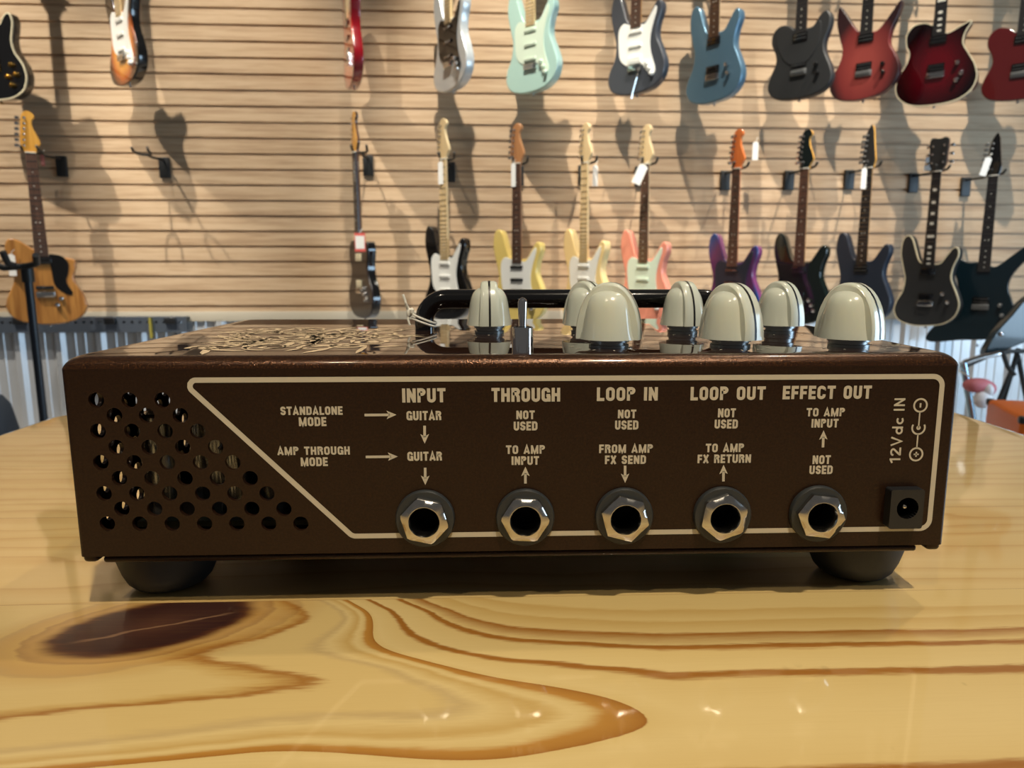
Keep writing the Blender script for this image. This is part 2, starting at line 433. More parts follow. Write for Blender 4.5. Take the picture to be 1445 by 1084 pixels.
# inside: board and components glimpsed through the vents
mb = MB(); mb.box(-.108, .11, .012, DEP-.01, .020, .0216); mb.build('circuit_board', mat('board_green', (22, 36, 28), .4), box)
for (cx, cy, r, h) in ((-.104, .020, .005, .03), (-.092, .034, .008, .034), (-.072, .026, .006, .028), (-.084, .022, .004, .02), (-.055, .03, .0055, .022)):
    mb = MB(); mb.lathe([(r, .0216), (r, .0216+h-.001), (r-.001, .0216+h), (r*.5, .0216+h)], cx, cy, 0, n=20); mb.build('capacitor', [M_glass], box)
# feet
fpx = (at_y(231.5, 800, .016).x, at_y(1212, 790, .016).x)
for fy in (.020, DEP+.02):
    for fx in fpx:
        mb = MB(); mb.lathe([(.0145, .0142), (.0141, .010), (.0128, .0055), (.0115, .0026), (.0098, .0009), (.0075, 0.0), (.003, 0)], fx, fy, 0, n=40)
        mb.build('rubber_foot', M_rubber, box)
# jacks
nut_angle = [47, 57, 45, 20, 53]
for jx, na in zip(jacks, nut_angle):
    mb = MB(); mb.lathe([(.0052, 0), (.0079, 0), (.0079, -.0011), (.0076, -.0015), (.0052, -.0016)], jx, 0, JZ, 'Y', 40, cap0=False, cap1=False)
    j = mb.build('jack', M_collar, box)
    mb = MB(); na = math.radians(na); N = 48
    def hexr(a, R):
        b = ((a-na+PI/6) % (PI/3))-PI/6; return R*math.cos(PI/6)/math.cos(((a-na) % (PI/3))-PI/6)
    def hl(R, y, mn=9): return [(jx+min(hexr(2*PI*k/N, R), mn)*math.cos(2*PI*k/N), y, JZ+min(hexr(2*PI*k/N, R), mn)*math.sin(2*PI*k/N)) for k in range(N)]
    def cl(R, y, am=0, ph=0): return [(jx+(R+am*math.cos(9*2*PI*k/N+ph))*math.cos(2*PI*k/N), y, JZ+(R+am*math.cos(9*2*PI*k/N+ph))*math.sin(2*PI*k/N)) for k in range(N)]
    mb.loops([cl(.0040, -.0012), hl(.0067, -.0012), hl(.0067, -.0030), hl(.0066, -.0032), cl(.0044, -.0039), cl(.0041, -.0039), cl(.0038, -.0034, .00012), cl(.0037, -.002), cl(.0036, .004)], 0, True)
    mb.build('nut', M_nickel, j)
    mb = MB(); mb.lathe([(.0049, .001), (.0060, .001), (.0060, .016), (.0040, .016), (.0036, .0055)], jx, 0, JZ, 'Y', 24, cap0=False)
    mb.lathe([(.0035, .0102), (.0001, .0102)], jx, 0, JZ, 'Y', 20)
    s = mb.build('socket', M_hole, j)
    mb = MB(); mb.box(jx-.0022, jx+.0030, .006, .0064, JZ-.0006, JZ+.0004); mb.build('contact', M_steel, j)
# power inlet
mb = MB(); fn = lambda u, v, d: (u, d-.0032, v)
plate(mb, rrect(DCX-.0046, DCX+.0046, DCZ-.0055, DCZ+.0055, .0006, 3), [circ(DCX+.0002, DCZ+.0003, .0030, 28)], fn, .0034)
mb.lathe([(.0030, -.0032), (.0029, .007), (.0001, .007)], DCX+.0002, 0, DCZ+.0003, 'Y', 24, 1, cap0=False)
pj = mb.build('power_inlet', [M_blackplas, M_hole], box)
mb = MB(); mb.lathe([(.0009, .006), (.0009, -.0014), (.0006, -.002), (.0002, -.0022)], DCX+.0002, 0, DCZ+.0003, 'Y', 14); mb.build('pin', M_nickel, pj)

# ---- lettering: a heavy condensed stroke alphabet, drawn as printed strips on the panel
def arc(cx, cy, rx, ry, a0, a1, n=8): return [(cx+rx*math.cos(math.radians(a0+(a1-a0)*k/n)), cy+ry*math.sin(math.radians(a0+(a1-a0)*k/n))) for k in range(n+1)]
S = .2; H = S/2
def bowl(w): 
    r = (w-S)/2
    return arc(w/2, 1-H-r, r, r, 180, 0)+arc(w/2, H+r, r, r, 0, -180)
W5 = .54
GL = {
 'I': (.2, [[(H, 0), (H, 1)]]),
 'L': (.46, [[(H, 1), (H, H), (.46, H)]]),
 'T': (.52, [[(0, 1-H), (.52, 1-H)], [(.26, 1), (.26, 0)]]),
 'H': (W5, [[(H, 0), (H, 1)], [(W5-H, 0), (W5-H, 1)], [(H, .5), (W5-H, .5)]]),
 'N': (W5+.02, [[(H, 0), (H, 1)], [(W5+.02-H, 0), (W5+.02-H, 1)], [(H*.9, .97), (W5+.02-H*.9, .03)]]),
 'M': (.72, [[(H, 0), (H, 1)], [(.72-H, 0), (.72-H, 1)], [(H, .96), (.36, .08), (.72-H, .96)]]),
 'E': (.46, [[(.46, 1-H), (H, 1-H), (H, H), (.46, H)], [(H, .5), (.43, .5)]]),
 'F': (.45, [[(.45, 1-H), (H, 1-H), (H, 0)], [(H, .48), (.42, .48)]]),
 'O': (W5, [bowl(W5)+[(H, 1-H-(W5-S)/2)]]),
 'U': (W5, [[(H, 1)]+arc(W5/2, H+(W5-S)/2, (W5-S)/2, (W5-S)/2, 180, 360)+[(W5-H, 1)]]),
 'C': (W5, [arc(W5/2, 1-H-.17, .17, .17, 0, 180)[0:1]+[(W5-H, .62)][0:0]+[(W5-H, .64)]+arc(W5/2, 1-H-.17, .17, .17, 0, 180)+arc(W5/2, H+.17, .17, .17, 180, 360)+[(W5-H, .36)]]),
 'G': (W5, [[(W5-H, .66)]+arc(W5/2, 1-H-.17, .17, .17, 0, 180)+arc(W5/2, H+.17, .17, .17, 180, 360)+[(W5-H, .44), (.3, .44)], [(W5-H*.7, 0), (W5-H*.7, .44)]]),
 'P': (.52, [[(H, 0), (H, 1-H)]+arc(.52-H-.15, 1-H-.16, .15, .16, 90, -90)+[(H, 1-H-.32)]]),
 'R': (W5, [[(H, 0), (H, 1-H)]+arc(W5-H-.15, 1-H-.16, .15, .16, 90, -90)+[(H, 1-H-.32)], [(W5-H-.1, .5), (W5-H-.01, .36), (W5-H, 0)]]),
 'D': (W5, [[(H, H), (H, 1-H)]+arc(W5-H-.17, 1-H-.17, .17, .17, 90, 0)+arc(W5-H-.17, H+.17, .17, .17, 0, -90)+[(H, H)]]),
 'A': (.58, [[(.07, 0), (.29, .96), (.51, 0)], [(.14, .26), (.44, .26)]]),
 'S': (.52, [[(.52-H, .7)]+arc(.26, 1-H-.16, .16, .16, 0, 180)+[(.11, .6), (.2, .52), (.34, .46), (.415, .4)]+arc(.26, H+.16, .16, .16, 0, -180)+[(H, .32)]]),
 'X': (.56, [[(.08, 0), (.48, 1)], [(.48, 0), (.08, 1)]]),
 'V': (.62, [[(.07, 1), (.31, .04), (.55, 1)]]),
 '1': (.34, [[(.24, 0), (.24, 1)], [(.24, .93), (.02, .74)]]),
 '2': (.54, [[(.09, .68)]+arc(.27, .73, .18, .18, 190, -30)+[(.12, .14), (.12, .085), (.54, .085)]]),
 'd': (.54, [arc(.27, .33, .18, .25, 0, 360, 14), [(.46, 0), (.46, 1)]]),
 'c': (.50, [arc(.27, .33, .18, .25, 45, 315, 12)]),
}
def strip(mb, pts, w, fn):
    pts = [Vector((p[0], p[1])) for p in pts]
    q = [pts[0]]
    for p in pts[1:]:
        if (p-q[-1]).length > 1e-5: q.append(p)
    pts = q; closed = (pts[0]-pts[-1]).length < 2e-6 and len(pts) > 3
    if closed: pts = pts[:-1]
    n = len(pts); A = []; B = []
    for i in range(n):
        d0 = (pts[i]-pts[i-1]).normalized() if (i > 0 or closed) else None
        d1 = (pts[(i+1) % n]-pts[i]).normalized() if (i < n-1 or closed) else None
        d0 = d0 or d1; d1 = d1 or d0
        n0 = Vector((-d0.y, d0.x)); n1 = Vector((-d1.y, d1.x)); m = (n0+n1)
        m = m.normalized() if m.length > 1e-6 else n0
        k = w/2/max(.5, m.dot(n0)); A.append(pts[i]+m*k); B.append(pts[i]-m*k)
    v = [fn(*p) for p in A]+[fn(*p) for p in B]
    mb.add(v, [[i, (i+1) % n, (i+1) % n+n, i+n] for i in range(n if closed else n-1)])
INK = -.00012
def text(s, xl, xr, yt, yb, gap=.09, space=.32, wscale=1.0):
    """printed word: its box given by the measured left, right, top and base on the panel"""
    x0, z0 = px_face(xl, yb); x1, _ = px_face(xr, yb); _, z1 = px_face((xl+xr)/2, yt)
    h = z1-z0; tot = 0
    for c in s: tot += (space if c == ' ' else GL[c][0]+gap)
    tot -= gap; k = (x1-x0)/tot
    mb = MB(); cx = 0.0; dep = [0.0]
    for c in s:
        if c == ' ': cx += space; continue
        w, st = GL[c]
        for pl in st:
            # even stroke weight: draw in panel millimetres
            P = [((cx+p[0])*k, p[1]*h) for p in pl]
            dep[0] -= .000004; strip(mb, P, S*h*1.0*min(1.15, k/h), lambda u, v, d=dep[0]: (x0+u, INK+d, z0+v))
        cx += w+gap
    nm = 'heading' if h > .0031 else 'caption'
    mb.build(nm, M_cream_ink, box, recalc=False)
Z5 = lambda x, y: (520+x/3.284, 520+y/3.284)
Z4 = lambda x, y: (80+x/3.0104, 500+y/3.0104)
Z6 = lambda x, y: (940+x/3.189, 520+y/3.189)
for s, xl, xr, yt, yb in (
    ('INPUT', 567.8, 629, 548, 568.1), ('THROUGH', 693.6, 790.4, 547.4, 567.2), ('LOOP IN', 841.9, 928, 546.5, 565.7), ('LOOP OUT', 973.9, 1079.5, 545.7, 564.8), ('EFFECT OUT', 1103.7, 1228.8, 544.5, 563.3),
    ('GUITAR', 573.9, 622.9, 580, 593.1), ('GUITAR', 575.1, 623.8, 637.5, 650.3), ('NOT', 728.6, 754.5, 579.4, 591.6), ('USED', 724.9, 758.4, 594.9, 607.4), ('TO AMP', 714, 769, 628.4, 640.6), ('INPUT', 721.9, 760.6, 643.9, 656.1),
    ('NOT', 871.7, 897.6, 578.2, 590.3), ('USED', 867.7, 900.6, 593.4, 606.2), ('FROM AMP', 845.2, 921, 627.2, 639.4), ('FX SEND', 853.4, 911.3, 642.7, 654.9),
    ('STANDALONE', 396.2, 483.9, 573.7, 585.7), ('MODE', 422.1, 461, 588.7, 601.3), ('AMP THROUGH', 391.9, 494.2, 630.2, 642.2), ('MODE', 424.8, 463, 645.5, 657.8),
    ('NOT', 1012.7, 1037.8, 576.4, 589), ('USED', 1008, 1040.7, 592.1, 604.7), ('TO AMP', 995.5, 1049.4, 626, 638.2), ('FX RETURN', 983.9, 1059.2, 641.4, 653.6),
    ('TO AMP', 1137.5, 1191.5, 575.8, 587.7), ('INPUT', 1144.5, 1182.4, 591.2, 603.4), ('NOT', 1146, 1171.4, 642.6, 654.8), ('USED', 1141.6, 1174.2, 657, 669)):
    text(s, xl, xr, yt, yb, space=.42)
def arrow(xa, ya, xb, yb):
    a = Vector(px_face(xa, ya)); b = Vector(px_face(xb, yb)); d = (b-a).normalized(); nn = Vector((-d.y, d.x))
    mb = MB(); fn = lambda p: (p.x, INK, p.y)
    hl, hw = .0024, .00115; c = b-d*hl
    strip(mb, [a, b-d*.0018], .0007, lambda u, v: (u, INK, v))
    mb.add([fn(b), fn(c+nn*hw-d*.0002), fn(c+d*.00045), fn(c-nn*hw-d*.0002)], [(0, 1, 2), (0, 2, 3)])
    mb.build('arrow', M_cream_ink, box, recalc=False)
for q in ((514.5, 585.7, 559.6, 585.3), (516.2, 644.8, 561.4, 644.2), (599.2, 600.7, 599.4, 626), (600, 660, 600.2, 684.4), (741.4, 682.3, 741.4, 658.6), (882, 657, 882, 681.4), (1020.6, 679.3, 1020.9, 655.8), (1161, 631.3, 1162, 607.2)):
    arrow(*q)
# border line with rounded corners
cor = [Vector(px_face(*q)) for q in ((255, 536.6), (1332.5, 531.2), (1308.5, 744.5), (497.5, 757.8))]
topz = (cor[0].y+cor[1].y)/2; botz = (cor[2].y+cor[3].y)/2; rx = (cor[1].x+cor[2].x)/2
cor[0].y = cor[1].y = topz; cor[2].y = cor[3].y = botz; cor[1].x = cor[2].x = rx
path = []
for i, rad in enumerate((.0016, .0026, .0026, .0022)):
    p = cor[i]; a = (cor[i-1]-p).normalized(); b = (cor[(i+1) % 4]-p).normalized()
    ang = a.angle(b); dist = rad/math.tan(ang/2); cc = p+(a+b).normalized()*(rad/math.sin(ang/2))
    s0 = p+a*dist-cc; s1 = p+b*dist-cc
    for k in range(9):
        t = k/8; w = s0*(1-t)+s1*t; path.append(cc+w.normalized()*rad)
path.append(path[0].copy())
mb = MB(); strip(mb, path, .00138, lambda u, v: (u, INK*.9, v)); mb.build('border_line', M_cream_ink, box, recalc=False)
# upright "12Vdc IN" and polarity diagram
def vtext(s, x_base, z0, z1, h, gap=.07, space=.24):
    tot = sum(space if c == ' ' else GL[c][0]+gap for c in s)-gap; k = (z1-z0)/tot
    mb = MB(); cx = 0
    for c in s:
        if c == ' ': cx += space; continue
        w, st = GL[c]
        for i_, pl in enumerate(st): strip(mb, [((cx+p[0])*k, p[1]*h) for p in pl], .17*h, lambda u, v, d=i_*.000006: (x_base-v, INK-d, z0+u))
        cx += w+gap
    mb.build('caption', M_cream_ink, box, recalc=False)
b0 = px_face(1270.4, 653.5); b1 = px_face(1276.9, 560.9)
vtext('12Vdc IN', (b0[0]+b1[0])/2, b0[1], b1[1], .00300)
cm = px_face(1299, 572); cr_ = px_face(1295.9, 603.7); cp = px_face(1292, 641.1); cxm = (cm[0]+cr_[0]+cp[0])/3
mb = MB(); fn = lambda u, v: (u, INK, v)
R = .00175; lw = .00048
strip(mb, arc(cxm, cm[1], R, R, 0, 360, 28), lw, fn); strip(mb, arc(cxm, cp[1], R, R, 0, 360, 28), lw, fn); strip(mb, arc(cxm, cr_[1], R, R, 150, 390, 20), lw, fn)
strip(mb, [(cxm, cm[1]-R), (cxm, cr_[1])], lw*.8, fn); strip(mb, [(cxm, cr_[1]-R), (cxm, cp[1]+R)], lw*.8, fn)
mb.add([fn(*p) for p in circ(cxm, cr_[1], .0006, 12)], [list(range(12))])
strip(mb, [(cxm, cm[1]-.0006), (cxm, cm[1]+.0006)], lw, fn)
strip(mb, [(cxm, cp[1]-.0007), (cxm, cp[1]+.0007)], lw*.9, fn); strip(mb, [(cxm-.0007, cp[1]), (cxm+.0007, cp[1])], lw*.9, fn)
mb.build('polarity_symbol', M_cream_ink, box, recalc=False)

# ---- knobs
def knob(px, py, R, h, lift, ang, fin):
    p = at_z(px, py, ZT); e = bpy.data.objects.new('knob', None)
    mb = MB(); N = 56; Ls = []
    # moulded cap: two rounded shoulders with a raised grip bar across the middle
    hb = h*.87
    prof_ = [(.90, 0), (1.0, 0.0)]+[((1-.26*t)*(1-t**7)**.36, t) for t in (.03, .1, .2, .3, .4, .5, .6, .69, .77, .84, .9, .945, .975, .993)]+[(.03, 1.0)]
    for r, t in prof_:
        l = []
        for k in range(N):
            a = 2*PI*k/N; q = r*R
            # scoop beside the grip bar
            ca = abs(math.sin(a)); sc = 1-.05*math.exp(-((ca-.42)/.12)**2)*min(1, t*4)
            l.append((q*math.cos(a)*sc, q*math.sin(a)*sc, t*hb))
        Ls.append(l)
    mb.loops(Ls, 0, True, True, True)
    # grip bar, along +x (its pointer end) and -x
    nb_ = 22; L2 = []
    for side in (0,):
        pr = []
        for k in range(nb_+1):
            t = PI*k/nb_; u = math.cos(t); s_ = math.sin(t)
            pr.append((R*1.07*math.copysign(abs(u)**.93, u), h*s_**.93))
    def barloop(w, grow):
        return [(x*grow, w*(1-.20*max(0, z/h)), z*(grow if z > 1e-6 else 1)) for x, z in pr]
    w0 = R*.45
    L2 = [barloop(-w0, .955), barloop(-w0*.86, .985), barloop(-w0*.6, 1.0), barloop(w0*.6, 1.0), barloop(w0*.86, .985), barloop(w0, .955)]
    mb.loops(L2, 0, True, True, True)
    ob = mb.build('knob', M_knob, box); ob.location = (p.x, p.y, ZT+lift); ob.rotation_euler = (0, 0, ang)
    # black pointer line down the bar's end
    mb = MB(); lw_ = R*.045; A = []; B = []
    pts = [q for q in pr if q[0] > -.02*R]
    v = []
    for x, z in pts: v += [(x*1.0+.00006, -lw_, z+.00008), (x*1.0+.00006, lw_, z+.00008)]
    mb.add(v, [(2*i, 2*i+1, 2*i+3, 2*i+2) for i in range(len(pts)-1)])
    mb.build('pointer_line', M_line, ob, recalc=False)
    mb = MB(); mb.lathe([(R*.66, -lift), (R*.66, -lift*.72), (R*.60, -lift*.68), (R*.60, -lift*.4), (R*.68, -lift*.36), (R*.68, .0002)], 0, 0, 0, n=28, smooth=False)
    mb.build('bushing', M_steel, ob)
    # dial marks printed round it
    mb = MB()
    for k in range(11):
        a = math.radians(-240+30*k); c, s_ = math.cos(a), math.sin(a); r0, r1 = R*1.16, R*1.34
        d = R*.03
        mb.add([(r0*c-d*s_, r0*s_+d*c, 0), (r0*c+d*s_, r0*s_-d*c, 0), (r1*c+d*s_, r1*s_-d*c, 0), (r1*c-d*s_, r1*s_+d*c, 0)], [(0, 1, 2, 3)])
    o = mb.build('dial_marks', M_cream_ink, box, recalc=False); o.location = (p.x, p.y, ZT+.00008)
FR, RR = .0087, .0078
for px, py, R, h, lift, a in ((859, 489, FR, .0161, .0024, -18), (1030, 488.5, FR, .0159, .0024, -60), (1197, 488, FR, .0160, .0024, -55),
                              (690.5, 469.5, RR, .0151, .0028, -87), (826.5, 469.5, RR, .0151, .0028, -50), (963, 469.5, RR, .0151, .0028, -76), (1099, 469.5, RR, .0151, .0028, -62)):
    knob(px, py, R, h, lift, math.radians(a), True)
# toggle switch
p = at_y(737.5, 497, .0072)
mb = MB(); pr = [(.0029, 0), (.0029, .0066), (.0026, .0069), (.0017, .0069), (.0017, .0064)]
mb.lathe(pr, p.x, .0072, ZT, n=20, smooth=False)
tg = mb.build('toggle_switch', M_chrome, box)
mb = MB(); mb.lathe([(.0010, .004), (.0011, .008), (.00125, .0125), (.00125, .0134), (.0010, .0142), (.0005, .0146), (.0001, .0147)], p.x, .0072, ZT, n=18); mb.build('lever', M_chrome, tg)
# guard handle
hy = .0775; hz = ZT+.0112; hr = .0034; xl, xr = at_y(599, 464, hy).x, at_y(1021, 464, hy).x
pts = [(xl, hy, ZT), (xl, hy, ZT+.003)]
for k in range(9):
    a = PI-PI/2*k/8; pts.append((xl+.0082+.0082*math.cos(a), hy, hz-.0082+.0082*math.sin(a)))
for k in range(9):
    a = PI/2-PI/2*k/8; pts.append((xr-.0082+.0082*math.cos(a), hy, hz-.0082+.0082*math.sin(a)))
pts += [(xr, hy, ZT+.003), (xr, hy, ZT)]
mb = MB(); mb.tube(pts, hr, 20); mb.build('handle', M_handle, box)
# printed scrollwork on the top
mb = MB(); fnt = lambda u, v: (u, v, ZT+.0001)
rnd = random.Random(3)
def scroll(cx, cy, r, a0, turns, w, sgn=1):
    pts = []
    for k in range(26):
        t = k/25; a = a0+sgn*turns*2*PI*t; rr = r*(1-.82*t); pts.append((cx+rr*math.cos(a), cy+rr*math.sin(a)))
    strip(mb, pts, w, fnt)
for cx in (-.088, -.074, -.060, -.046):
    for cy in (.022, .036, .050, .064, .078):
        r = rnd.uniform(.0055, .0085); scroll(cx+rnd.uniform(-.003, .003), cy+rnd.uniform(-.003, .003), r, rnd.uniform(0, 6), 1.4, rnd.uniform(.0010, .0020), rnd.choice((-1, 1)))
for k in range(90):
    cx = -.067+rnd.gauss(0, .017); cy = .048+rnd.gauss(0, .02)
    if not (-.103 < cx < -.036 and .012 < cy < .1): continue
    a = rnd.uniform(0, 2*PI); l = rnd.uniform(.009, .022); w = rnd.uniform(.0005, .0013)
    d = Vector((math.cos(a), math.sin(a))); nn = Vector((-d.y, d.x)); q = Vector((cx, cy))
    lf = [q-d*l/2, q-d*l*.2+nn*w, q+d*l*.2+nn*w, q+d*l/2, q+d*l*.2-nn*w, q-d*l*.2-nn*w]
    mb.add([fnt(*t) for t in lf], [list(range(6))])
mb.build('scroll_print', M_gold_ink, box, recalc=False)
# white string tied round the handle
st = thing('string', 'white string looped and knotted round the left leg of the black handle', 'string', (xl, hy, ZT))
mb = MB()
for zc, tl, rr in ((.0028, -.0016, .0042), (.0042, -.0018, .0043)):
    mb.tube([(rr*math.cos(2*PI*k/24), rr*math.sin(2*PI*k/24), zc+tl*math.cos(2*PI*k/24)) for k in range(24)], .00042, 8, closed=True)
mb.build('loop', M_cord, st)
mb = MB(); kx = -.0052
mb.lathe([(.0002, -.0014), (.0010, -.0008), (.0012, .0006), (.0008, .0016), (.0002, .002)], kx, -.001, .0060, n=12); mb.lathe([(.0002, -.0011), (.0008, -.0006), (.0009, .0006), (.0002, .0013)], kx+.001, -.0018, .0068, n=12); mb.build('knot', M_cord, st)
mb = MB(); mb.tube([(kx, -.001, .006), (kx-.0009, -.0012, .0085), (kx-.0014, -.001, .0108), (kx-.0022, -.0008, .0128)], .00045, 8)
mb.tube([(kx, -.001, .006), (kx-.0004, -.0016, .0082), (kx-.0012, -.0018, .0102)], .00042, 8)
mb.tube([(kx, -.001, .006), (kx-.0005, -.0016, .004), (kx+.0002, -.0018, .0018)], .00040, 8); mb.build('loose_end', M_cord, st)

# ------------------------------------------------------------------ guitars
mm = lambda pts: [(a/1000, b/1000) for a, b in pts]
SHAPES = {
 'strat': mm([(-30, -447), (-52, -428), (-72, -375), (-92, -322), (-118, -306), (-140, -330), (-146, -395), (-130, -465), (-114, -530), (-124, -595), (-152, -650), (-158, -700), (-128, -745), (-60, -766), (10, -766), (90, -752), (145, -712), (162, -650), (140, -585), (114, -525), (118, -470), (138, -415), (134, -378), (112, -372), (86, -405), (58, -445), (30, -452)]),
 'tele': mm([(-30, -450), (-60, -428), (-110, -418), (-146, -448), (-150, -495), (-128, -545), (-124, -590), (-152, -655), (-160, -705), (-125, -752), (-40, -770), (60, -768), (130, -745), (162, -700), (152, -645), (122, -580), (116, -530), (136, -475), (140, -425), (118, -396), (88, -412), (60, -450), (30, -455)]),
 'shoulder': mm([(-30, -440), (-58, -420), (-92, -396), (-124, -392), (-142, -420), (-142, -480), (-122, -545), (-126, -600), (-156, -665), (-162, -720), (-125, -770), (-40, -792), (60, -790), (130, -765), (164, -715), (154, -655), (126, -600), (122, -560), (134, -520), (128, -488), (100, -478), (62, -476), (30, -470)]),
 'single': mm([(-30, -420), (-62, -408), (-112, -410), (-142, -445), (-142, -495), (-120, -540), (-128, -590), (-160, -640), (-172, -695), (-150, -748), (-90, -778), (0, -786), (90, -778), (150, -748), (172, -695), (160, -640), (122, -585), (112, -535), (122, -490), (128, -450), (112, -418), (84, -430), (60, -462), (30, -468)]),
 'horned': mm([(-30, -420), (-62, -402), (-112, -404), (-144, -442), (-142, -495), (-126, -535), (-136, -580), (-166, -630), (-178, -690), (-156, -745), (-95, -782), (0, -792), (95, -782), (156, -745), (178, -690), (166, -630), (136, -575), (108, -525), (112, -480), (134, -438), (128, -428), (96, -440), (58, -458), (30, -462)]),
 'super': mm([(-28, -455), (-54, -432), (-82, -390), (-112, -345), (-134, -318), (-142, -345), (-142, -400), (-124, -470), (-108, -530), (-120, -590), (-150, -645), (-158, -700), (-125, -750), (-50, -768), (20, -766), (95, -748), (146, -705), (160, -645), (138, -585), (108, -530), (112, -470), (136, -415), (150, -360), (140, -352), (112, -390), (80, -432), (54, -460), (28, -464)]),
 'star': mm([(-30, -425), (-70, -425), (-130, -400), (-165, -405), (-150, -450), (-118, -520), (-118, -590), (-165, -700), (-235, -800), (-238, -838), (-190, -846), (-80, -828), (20, -820), (100, -800), (150, -768), (165, -712), (135, -620), (112, -550), (128, -480), (190, -395), (235, -345), (228, -320), (180, -335), (110, -395), (60, -440), (30, -445)]),
}
GUARD = {
 'strat': mm([(-34, -452), (-70, -442), (-96, -470), (-96, -540), (-86, -600), (-52, -632), (-10, -640), (40, -640), (60, -668), (100, -692), (112, -668), (88, -600), (80, -540), (92, -480), (112, -420), (108, -396), (84, -424), (55, -460), (30, -462)]),
 'tele': mm([(-34, -455), (-70, -440), (-118, -440), (-122, -500), (-100, -550), (-70, -590), (-36, -610), (36, -606), (56, -590), (80, -560), (96, -510), (98, -450), (84, -438), (58, -462), (30, -466)]),
 'right': mm([(30, -462), (50, -462), (80, -470), (104, -500), (100, -550), (88, -590), (110, -640), (100, -655), (70, -640), (40, -606), (34, -560), (30, -500)]),
}
HEADS = {
 'inline': mm([(-21, 0), (-27, 18), (-38, 42), (-34, 90), (-27, 150), (-16, 178), (4, 188), (22, 178), (28, 160), (16, 145), (18, 112), (34, 72), (41, 44), (30, 26), (22, 10), (21, 0)]),
 'three': mm([(-21, 0), (-28, 14), (-40, 36), (-43, 90), (-45, 150), (-28, 164), (0, 158), (28, 164), (45, 150), (43, 90), (40, 36), (28, 14), (21, 0)]),
 'point': mm([(-21, 0), (-28, 16), (-36, 38), (-30, 100), (-22, 165), (-6, 200), (4, 206), (14, 180), (20, 130), (28, 70), (32, 38), (26, 14), (21, 0)]),
}
M_maple = streak('maple', (212, 184, 136), (226, 202, 158), .3, .6)
M_amber = streak('amber_maple', (204, 142, 54), (222, 166, 76), .25, .7)
M_rose = streak('rosewood', (74, 52, 42), (100, 72, 58), .4, .1)
M_ebony = mat('ebony', (34, 32, 34), .38)
M_fret = mat('fret_wire', (190, 188, 182), .25, 1)
M_pearl = mat('pearl_inlay', (222, 220, 208), .3)
M_white = mat('white_plastic', (236, 238, 234), .25, 0, .5)
M_mint = mat('mint_plastic', (214, 232, 214), .25, 0, .5)
M_black = mat('black_lacquer', (12, 12, 13), .15, 0, 1)
M_creamp = mat('cream_plastic_part', (222, 212, 180), .35)
M_gold = mat('gold_plate', (206, 160, 74), .2, 1)
M_tag = mat('paper_tag', (236, 236, 232), .7)
M_tagred = mat('red_tag', (214, 92, 84), .7)
M_hook = mat('hook_black', (26, 28, 29), .45)

def flat_ext(mb, pts, y0, y1, r=0.0, mi=(0, 0), seg=3, binding=None):
    """outline (x, z) extruded from y0 (front, towards the viewer) to y1 (back)"""
    n = len(pts); Ls = []; steps = []
    if r > 0:
        for k in range(seg+1):
            a = PI/2*k/seg; steps.append((r*(1-math.sin(a)), y0+r*(1-math.cos(a))))
    else: steps.append((0, y0))
    for ins, y in steps: Ls.append([(p.x, y, p.y) for p in offset2(pts, ins)])
    back = [(r*(1-math.sin(PI/2*k/seg)), y1-r*(1-math.cos(PI/2*k/seg))) for k in range(seg, -1, -1)] if r > 0 else [(0, y1)]
    for ins, y in back: Ls.append([(p.x, y, p.y) for p in offset2(pts, ins)])
    nb = len(steps)
    # front cap and rounded rim take the top finish, the rest the side finish
    t0 = tessellate_polygon([[Vector((p[0], p[2], 0)) for p in Ls[0]]]); t1 = tessellate_polygon([[Vector((p[0], p[2], 0)) for p in Ls[-1]]])
    mb.add(Ls[0], [list(t) for t in t0], mi[0])
    if nb > 1: mb.loops(Ls[:nb], mi[0], True)
    mb.loops(Ls[nb-1:], mi[1], True)
    mb.add(Ls[-1], [list(t)[::-1] for t in t1], mi[1])
